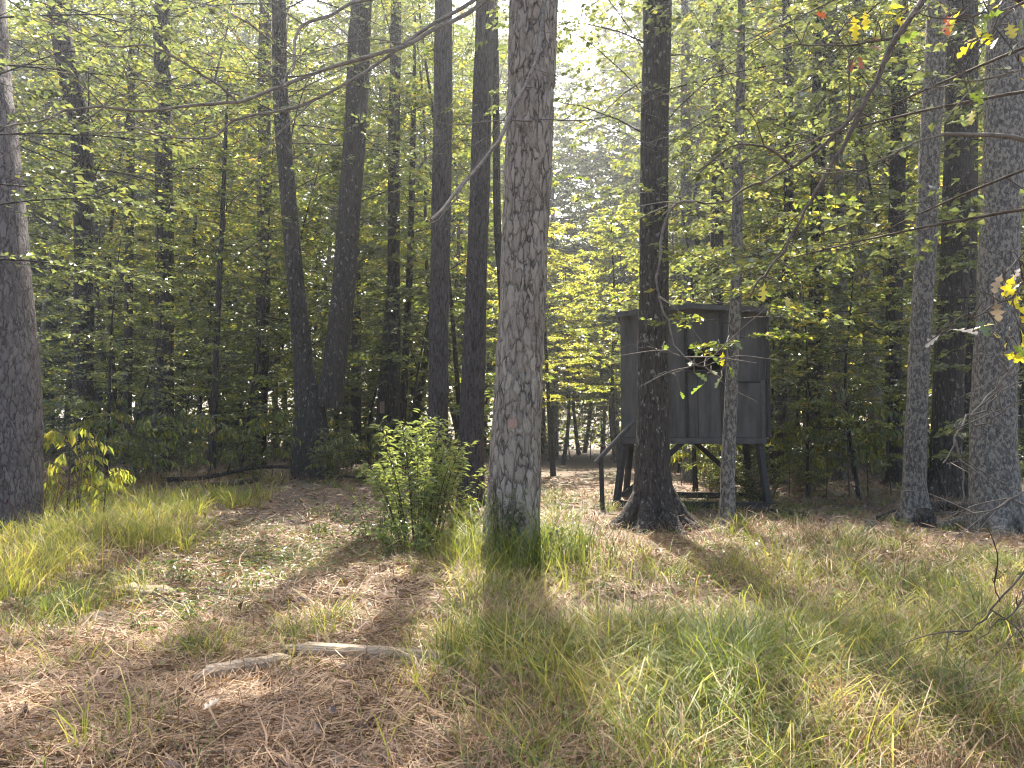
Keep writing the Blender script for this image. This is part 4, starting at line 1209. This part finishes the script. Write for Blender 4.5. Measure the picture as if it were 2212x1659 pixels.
def split_wood(label, p, q, w, h, seed):
    """Weathered split slab: an uneven wedge with splintered ends."""
    rg = np.random.default_rng(seed)
    p, q = np.array(p) - (0, 0, 0.02), np.array(q) - (0, 0, 0.025)
    d = q - p
    L = np.linalg.norm(d)
    d /= L
    s = np.cross(d, (0, 0, 1.0))
    s /= np.linalg.norm(s)
    mb = MB()
    n = 14
    rows = []
    for i in range(n):
        t = i / (n - 1)
        e = min(1, 5 * t + 0.35, 5 * (1 - t) + 0.25)
        c = p + d * L * t + s * 0.01 * math.sin(t * 7 + seed)
        ww = w * e * (1 + rg.normal(0, 0.07))
        hh = h * e * (1 + rg.normal(0, 0.1))
        rows.append([c - s * ww / 2 - (0, 0, h * .4), c - s * ww / 2 + (0, 0, hh * 0.45), c - s * ww * 0.12 + (0, 0, hh), c + s * ww * 0.28 + (0, 0, hh * 0.8), c + s * ww / 2 + (0, 0, hh * 0.3), c + s * ww / 2 - (0, 0, h * .4)])
    v = np.array(rows).reshape(-1, 3) - p
    k = np.arange(6)
    f = np.concatenate([np.stack([i * 6 + k, i * 6 + (k + 1) % 6, i * 6 + 6 + (k + 1) % 6, i * 6 + 6 + k], 1) for i in range(n - 1)])
    mb.add(v, f)
    mb.add(v[:6], [tuple(range(5, -1, -1))])
    mb.add(v[-6:], [tuple(range(6))])
    return tag(mb.build('split_log', M_WOOD, loc=[float(c) for c in p]), label, 'split log')


gd = lambda px, py: H * F / (py - HORIZON)
split_wood('long pale split log lying across the straw in the left foreground', G(618, 4.45) + (0, 0, .065), G(1015, 4.32) + (0, 0, .055), 0.075, 0.042, 1)
split_wood('pale split log slanting down left of the long one', G(432, 3.9) + (0, 0, .07), G(640, 4.32) + (0, 0, .065), 0.065, 0.04, 2)
split_wood('flat pale slab beside the orange leaves in the left grass', G(255, 6.05) + (0, 0, .05), G(395, 6.1) + (0, 0, .04), 0.16, 0.05, 3)
split_wood('short pale slab under the drooping grass tuft at left', G(178, 5.35) + (0, 0, .04), G(275, 5.45) + (0, 0, .03), 0.14, 0.05, 4)
split_wood('small pale wood chip in the brown straw near the bottom', G(825, 3.28) + (0, 0, .04), G(878, 3.2) + (0, 0, .035), 0.06, 0.02, 5)
split_wood('thin grey stick in the straw left of the split logs', G(490, 4.95) + (0, 0, .05), G(430, 5.35) + (0, 0, .06), 0.03, 0.02, 6)

# fallen leaves lying singly
rg = np.random.default_rng(17)
FL = [(285, 1245, 'r', 'orange dead leaf in the grass above the flat pale slab'), (295, 1260, 'r', 'red brown dead leaf below the orange one at left'), (733, 1478, 'r', 'small red leaf in the straw below the long split log'),
      (1080, 1612, 'p', 'curled white leaf on the straw near the bottom middle'), (1060, 1620, 'p', 'pale folded leaf beside the curled white one'), (455, 1570, 'p', 'pale pinkish leaf on the straw at lower left'),
      (1040, 1405, 'p', 'pale leaf in the green grass under the middle pine'), (755, 1640, 'p', 'tan leaf half buried in straw at the bottom edge'), (1600, 1430, 'p', 'tan leaf caught in grass right of the dark green clump'), (860, 1450, 'p', 'tan leaf right of the small red leaf below the split log')]
for (px, py, key, lb) in FL:
    d = gd(px, py)
    o = leaf_at(None, np.zeros(3), G(px, d) + (0, 0, 0.07), 0.10, key, rg, droop=rg.uniform(-.3, .3), name='fallen_leaf')
    tag(o, lb, 'leaf', 'single leaves fallen on the ground')


# ------------------------------------------------------------------ grass, straw, ground cover
def blob(x, y, items):
    """Soft patches on the ground, each given by its place and size."""
    w = np.zeros_like(x)
    for (px, py, rx, ry, a) in items:
        d = H * F / (py - HORIZON)
        d0, d1 = H * F / (py + ry - HORIZON), H * F / max(py - ry - HORIZON, 25)
        cx = (px - CX) / F * d
        w = np.maximum(w, a * np.exp(-(((x - cx) / (rx * d / F)) ** 2) ** 1.5 - (np.abs(y - (d0 + d1) / 2) / ((d1 - d0) / 2)) ** 3))
    return w


GREEN = [(1700, 1560, 640, 190, 1.0), (2150, 1420, 320, 230, 1.0), (1080, 1350, 120, 130, 0.9), (1040, 1450, 90, 120, 0.7), (1300, 1480, 200, 140, 0.9), (1750, 1180, 260, 60, 0.7), (1380, 1250, 130, 40, 0.5), (2060, 1230, 180, 60, 0.6),
         (1230, 1170, 120, 50, 0.8), (1000, 1180, 160, 50, 0.7), (640, 1055, 220, 30, 0.5), (1560, 1470, 200, 120, 1.0), (160, 1330, 90, 60, 0.5), (400, 1420, 400, 30, 0.12), (660, 1370, 60, 25, 0.35), (480, 1420, 60, 30, 0.3), (300, 1600, 60, 40, 0.3), (1250, 1080, 120, 40, 0.5), (1500, 1100, 200, 25, 0.5)]
LEFTG = [(150, 1130, 260, 85, 1.0), (60, 1250, 160, 80, 1.0), (330, 1150, 110, 70, 0.8), (0, 1100, 300, 60, 1.0), (540, 1090, 120, 20, 0.3)]
CLOV = [(600, 1215, 150, 50, 1.0), (800, 1180, 90, 40, 0.8), (420, 1290, 120, 30, 0.5), (500, 1180, 80, 30, 0.6)]
BARE = [(1560, 1310, 380, 48, 1.0), (1880, 1325, 180, 32, 0.8), (1310, 1225, 110, 28, 0.8), (1680, 1235, 170, 22, 0.7), (1400, 1350, 120, 22, 0.6), (1750, 1600, 160, 30, 0.5), (1350, 1600, 130, 40, 0.5), (640, 1130, 230, 40, 1.0), (880, 1260, 170, 45, 0.9), (500, 1580, 600, 130, 0.9), (1600, 1310, 360, 45, 0.8), (400, 1390, 330, 60, 0.8), (1260, 1060, 90, 60, 0.8), (1450, 1190, 160, 25, 0.6), (750, 1330, 220, 50, 0.8)]


def cand(n, d0, d1, rng, spread=1.1):
    d = np.sqrt(rng.uniform(d0 ** 2, d1 ** 2, n))
    x = rng.uniform(-1, 1, n) * 1106 / F * spread * d
    return x, d


def clumped(n, d0, d1, rng, per=26, r=0.09, spread=1.1):
    """Grass roots gathered in tufts: root positions and the way each leans out of its tuft."""
    m_ = n // per
    x, y = cand(m_, d0, d1, rng, spread)
    rr = r * rng.uniform(0.5, 1.6, m_)
    hs = rng.uniform(0.55, 1.25, m_)
    ox = rng.normal(0, 1, (m_, per)) * rr[:, None] * 0.6
    oy = rng.normal(0, 1, (m_, per)) * rr[:, None] * 0.6
    az = np.arctan2(oy, ox) + rng.normal(0, 0.7, (m_, per))
    return (x[:, None] + ox).ravel(), (y[:, None] + oy).ravel(), az.ravel(), np.repeat(hs, per), np.repeat(x, per), np.repeat(y, per)


def cell(x, y, s, ph=0.0):
    return 0.5 + 0.5 * np.sin(x * s + 1.3 * np.sin(y * s * 0.7 + ph)) * np.sin(y * s * 0.9 + 1.1 * np.sin(x * s * 0.8 - ph) + ph)


def blades(mb, x, y, h, w, rng, lean=0.35, bend=0.5, mat=0, zoff=0.0, az=None):
    n = len(x)
    if not n:
        return
    z = ground_z(x, y) + zoff
    a = rng.uniform(0, 6.28, n) if az is None else az
    u = np.stack([np.cos(a), np.sin(a), np.zeros(n)], 1)
    s = np.stack([-np.sin(a), np.cos(a), np.zeros(n)], 1)
    fa = rng.uniform(-1.2, 1.2, n)
    s = s * np.cos(fa)[:, None] + u * np.sin(fa)[:, None]
    p = np.stack([x, y, z - 0.01], 1)
    h = h[:, None]
    w = w[:, None]
    l0 = rng.uniform(0, lean, n)[:, None]
    bd = rng.uniform(0.1, 1, n)[:, None] * bend
    p1 = p + np.array((0, 0, 1.0)) * h * 0.45 + u * h * l0 * 0.45
    p2 = p1 + (np.array((0, 0, 1.0)) * (0.38 - 0.2 * bd) + u * (l0 * 0.35 + bd * 0.35)) * h
    p3 = p2 + (np.array((0, 0, 1.0)) * (0.18 - 0.5 * bd * bd) + u * (l0 * 0.2 + bd * 0.45)) * h
    v = np.stack([p - s * w / 2, p + s * w / 2, p1 - s * w * 0.45, p1 + s * w * 0.45, p2 - s * w * 0.3, p2 + s * w * 0.3, p3], 1).reshape(-1, 3)
    i = np.arange(n)[:, None] * 7
    q = np.concatenate([i + np.array([[0, 1, 3, 2]]), i + np.array([[2, 3, 5, 4]])], 1).reshape(-1, 4)
    n0 = mb.n
    mb.add(v, q, mat, True)
    t = (i + np.array([[4, 5, 6]]))
    # tips share the strip's own points
    mb.f.append((t + n0).ravel().astype(np.int32))
    mb.c.append(np.full(n, 3, np.int32))
    mb.m.append(np.full(n, mat, np.int32))
    mb.s.append(np.full(n, True, bool))


rng = np.random.default_rng(123)
gr = MB()
for (n, d0, d1, ws) in ((72000, 2.5, 5.0, 1.0), (76000, 5.0, 9.0, 1.25), (60000, 9.0, 17.0, 2.0)):
    x, y, az, hs, tx, ty = clumped(n, d0, d1, rng)
    w = blob(tx, ty, GREEN) * (0.14 + 0.95 * cell(tx, ty, 3.1) ** 1.4) + 0.05 * cell(tx, ty, 2.3, 1.0)
    if d0 >= 9:
        w = w + 0.16 * cell(tx, ty, 1.7, .4)
    w = w * (1 - 0.85 * blob(tx, ty, BARE))
    k = np.repeat(rng.random(len(x) // 26), 26) < w
    x, y, w, az, hs = x[k], y[k], w[k], az[k], hs[k]
    hh = rng.uniform(0.09, 0.38, len(x)) * (0.5 + 0.6 * np.clip(w, 0, 1)) * hs
    blades(gr, x, y, hh, rng.uniform(0.0025, 0.0075, len(x)) * ws, rng, 0.95, 1.25, az=az)
tag(gr.build('green_grass', L_GRASS), 'long green grass blades growing over the clearing', 'grass', kind='stuff')

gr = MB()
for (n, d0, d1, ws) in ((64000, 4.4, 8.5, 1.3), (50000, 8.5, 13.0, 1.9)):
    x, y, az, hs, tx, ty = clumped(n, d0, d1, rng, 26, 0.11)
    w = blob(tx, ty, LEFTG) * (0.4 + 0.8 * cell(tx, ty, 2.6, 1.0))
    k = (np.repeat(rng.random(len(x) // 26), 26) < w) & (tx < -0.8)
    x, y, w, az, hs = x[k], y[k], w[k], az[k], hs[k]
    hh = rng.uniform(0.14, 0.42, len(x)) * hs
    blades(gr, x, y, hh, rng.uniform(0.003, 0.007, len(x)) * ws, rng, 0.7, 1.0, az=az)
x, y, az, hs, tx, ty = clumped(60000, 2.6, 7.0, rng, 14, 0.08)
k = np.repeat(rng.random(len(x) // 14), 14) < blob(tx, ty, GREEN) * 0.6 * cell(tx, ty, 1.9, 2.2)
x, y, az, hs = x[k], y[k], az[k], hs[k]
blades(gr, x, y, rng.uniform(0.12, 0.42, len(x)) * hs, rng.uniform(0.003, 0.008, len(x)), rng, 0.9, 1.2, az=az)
tag(gr.build('tall_grass', L_GRASSY), 'yellow green grass with sunshine coloured in, thick at the left of the clearing', 'grass', kind='stuff')

# dry straw lying flat everywhere, and standing dead stubble
st = MB()
for (n, d0, d1, ws) in ((95000, 2.5, 5.2, 1.0), (80000, 5.2, 9.5, 1.5), (45000, 9.5, 22.0, 3.0)):
    x, y = cand(n, d0, d1, rng)
    w = 0.42 + 0.6 * blob(x, y, BARE) - 0.3 * blob(x, y, LEFTG)
    if d0 > 9:
        w = w * 0.5
    k = rng.random(n) < w
    x, y = x[k], y[k]
    n = len(x)
    a = rng.uniform(0, 6.28, n)
    L = rng.uniform(0.08, 0.26, n)[:, None]
    u = np.stack([np.cos(a), np.sin(a), rng.normal(0.05, 0.16, n)], 1)
    s = np.stack([-np.sin(a), np.cos(a), rng.normal(0, 0.5, n)], 1) * (rng.uniform(0.0022, 0.007, n) * ws)[:, None] * 0.5
    p = np.stack([x, y, ground_z(x, y) + rng.uniform(0.0, 0.035, n)], 1)
    c = np.stack([-np.sin(a), np.cos(a), rng.uniform(0.0, 0.8, n)], 1) * rng.normal(0, 0.14, n)[:, None] * L
    m_ = p + u * L * 0.5 + c
    e = p + u * L
    v = np.stack([p - s, p + s, m_ - s, m_ + s, e - s * 0.5, e + s * 0.5], 1).reshape(-1, 3)
    i = np.arange(n)[:, None] * 6
    st.add(v, np.concatenate([i + np.array([[0, 1, 3, 2]]), i + np.array([[2, 3, 5, 4]])], 1).reshape(-1, 4), 0, True)
    k = rng.random(n) < 0.16
    blades(st, x[k], y[k], rng.uniform(0.04, 0.14, k.sum()), rng.uniform(0.002, 0.0035, k.sum()) * ws, rng, 0.9, 0.8)
tag(st.build('dry_straw', L_STRAW), 'brown dead straw and cut stems matted over the clearing floor', 'straw', kind='stuff')

dg = MB()
for (n, d0, d1, ws) in ((70000, 2.5, 5.2, 1.0), (60000, 5.2, 10.0, 1.4), (40000, 10, 17, 2.2)):
    x, y, az, hs, tx, ty = clumped(n, d0, d1, rng, 12, 0.10)
    w = 0.07 + 0.5 * blob(tx, ty, GREEN) * (0.3 + 0.7 * cell(tx, ty, 2.7, 3.3)) + 0.3 * blob(tx, ty, LEFTG)
    k = np.repeat(rng.random(len(x) // 12), 12) < w
    x, y, w, az, hs = x[k], y[k], w[k], az[k], hs[k]
    blades(dg, x, y, rng.uniform(0.1, 0.4, len(x)) * hs * (0.5 + w), rng.uniform(0.0025, 0.0055, len(x)) * ws, rng, 1.1, 1.25, az=az)
tag(dg.build('dry_grass', L_STRAW), 'thin tan dead grass stems arching among the green grass', 'grass', kind='stuff')

cv = MB()
n = 80000
x, y = cand(n, 4.0, 12, rng)
k = rng.random(n) < (blob(x, y, CLOV) * 1.0 + 0.04)
x, y = x[k], y[k]
n = len(x)
P = np.stack([x, y, ground_z(x, y) + rng.uniform(0.01, 0.07, n)], 1)
D = np.stack([rng.normal(0, 1, n), rng.normal(0, 1, n), rng.normal(0.1, 0.2, n)], 1)
N = np.stack([rng.normal(0, .4, n), rng.normal(0, .4, n), np.ones(n)], 1)
cv.leaves(P, D, N, rng.uniform(0.022, 0.05, n), 0.7)
tag(cv.build('clover_cover', L_CLOVER), 'low clover like ground cover in the sunlit patches left of the bush', 'ground cover', kind='stuff')

lt = MB()
n = 26000
x, y = cand(n, 7.5, 32, rng, 1.2)
k = rng.random(n) < 0.25 + 0.75 * sm(1.0, 4.0, np.abs(x - PATH * y))
x, y = x[k], y[k]
n = len(x)
P = np.stack([x, y, ground_z(x, y) + rng.uniform(0.005, 0.04, n)], 1)
D = np.stack([rng.normal(0, 1, n), rng.normal(0, 1, n), rng.normal(0.1, 0.3, n)], 1)
N = np.stack([rng.normal(0, .5, n), rng.normal(0, .5, n), np.ones(n)], 1)
lt.leaves(P, D, N, rng.uniform(0.05, 0.1, n), 0.55)
n = 5200
x, y = cand(n, 2.5, 8.0, rng)
k = rng.random(n) < 0.12 + 0.6 * blob(x, y, BARE)
x, y = x[k], y[k]
n = len(x)
P = np.stack([x, y, ground_z(x, y) + rng.uniform(0.015, 0.05, n)], 1)
D = np.stack([rng.normal(0, 1, n), rng.normal(0, 1, n), rng.normal(0.1, 0.4, n)], 1)
N = np.stack([rng.normal(0, .7, n), rng.normal(0, .7, n), np.ones(n)], 1)
lt.leaves(P, D, N, rng.uniform(0.03, 0.085, n), 0.55, 0, 0.2)
tag(lt.build('leaf_litter', leafmat('brown_litter_leaf', [(0.0, (0.08, 0.045, 0.028)), (0.6, (0.17, 0.10, 0.065)), (1.0, (0.3, 0.21, 0.15))], 0.12, rough=0.6, tgain=1.0)), 'brown fallen leaves littering the woods floor', 'leaf litter', kind='stuff')


# tufts that stand out
def tuft(label, px, d, n, h, spread, mat, seed, w=0.005):
    rg = np.random.default_rng(seed)
    b = G(px, d)
    x = b[0] + rg.normal(0, spread * 0.35, n)
    y = b[1] + rg.normal(0, spread * 0.35, n)
    mb = MB()
    blades(mb, x, y, h * rg.uniform(0.5, 1.1, n), w * rg.uniform(0.6, 1.2, n), rg, 0.5, 1.0)
    for i in range(len(mb.v)):
        mb.v[i] = (mb.v[i] - b).astype(np.float32)
    return tag(mb.build('grass_tuft', mat, loc=[float(c) for c in b]), label, 'grass tuft', 'clumps of grass standing in the clearing')


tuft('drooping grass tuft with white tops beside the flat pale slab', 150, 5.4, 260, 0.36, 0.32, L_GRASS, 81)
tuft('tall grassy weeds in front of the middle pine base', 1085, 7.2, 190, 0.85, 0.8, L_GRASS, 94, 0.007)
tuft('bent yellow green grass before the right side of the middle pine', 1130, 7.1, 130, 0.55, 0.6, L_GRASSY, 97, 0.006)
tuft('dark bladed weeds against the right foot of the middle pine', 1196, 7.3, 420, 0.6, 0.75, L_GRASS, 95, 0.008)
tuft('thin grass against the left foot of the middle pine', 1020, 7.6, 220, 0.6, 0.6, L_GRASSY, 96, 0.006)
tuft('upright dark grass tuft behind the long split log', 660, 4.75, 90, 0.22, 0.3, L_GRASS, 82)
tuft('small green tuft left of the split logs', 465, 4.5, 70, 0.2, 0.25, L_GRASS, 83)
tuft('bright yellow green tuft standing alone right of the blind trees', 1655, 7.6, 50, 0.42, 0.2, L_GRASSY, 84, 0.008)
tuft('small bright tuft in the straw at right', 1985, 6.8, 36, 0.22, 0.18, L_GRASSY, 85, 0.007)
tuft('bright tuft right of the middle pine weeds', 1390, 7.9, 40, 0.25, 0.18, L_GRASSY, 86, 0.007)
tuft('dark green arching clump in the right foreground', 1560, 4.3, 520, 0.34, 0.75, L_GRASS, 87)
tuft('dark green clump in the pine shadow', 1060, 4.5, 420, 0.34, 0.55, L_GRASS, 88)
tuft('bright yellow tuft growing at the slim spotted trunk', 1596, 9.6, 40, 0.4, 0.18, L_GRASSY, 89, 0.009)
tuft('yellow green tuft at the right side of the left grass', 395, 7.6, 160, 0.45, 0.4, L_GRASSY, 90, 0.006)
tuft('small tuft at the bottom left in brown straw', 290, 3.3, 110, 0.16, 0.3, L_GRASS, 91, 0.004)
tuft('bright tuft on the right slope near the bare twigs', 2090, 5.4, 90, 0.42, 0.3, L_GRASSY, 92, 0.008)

# ------------------------------------------------------------------ air
m, nt, out = new_mat('forest_haze')
pv = nt.nodes.new('ShaderNodeVolumePrincipled')
pv.inputs['Color'].default_value = (0.86, 0.92, 1.0, 1)
pv.inputs['Density'].default_value = 0.0013
pv.inputs['Anisotropy'].default_value = 0.7
nt.links.new(pv.outputs[0], out.inputs['Volume'])
mb = MB()
mb.box(-165, 165, -65, 265, -2.5, 45)
hz = mb.build('haze', m)
tag(hz, 'thin pale haze hanging in the woods', 'haze', kind='stuff')
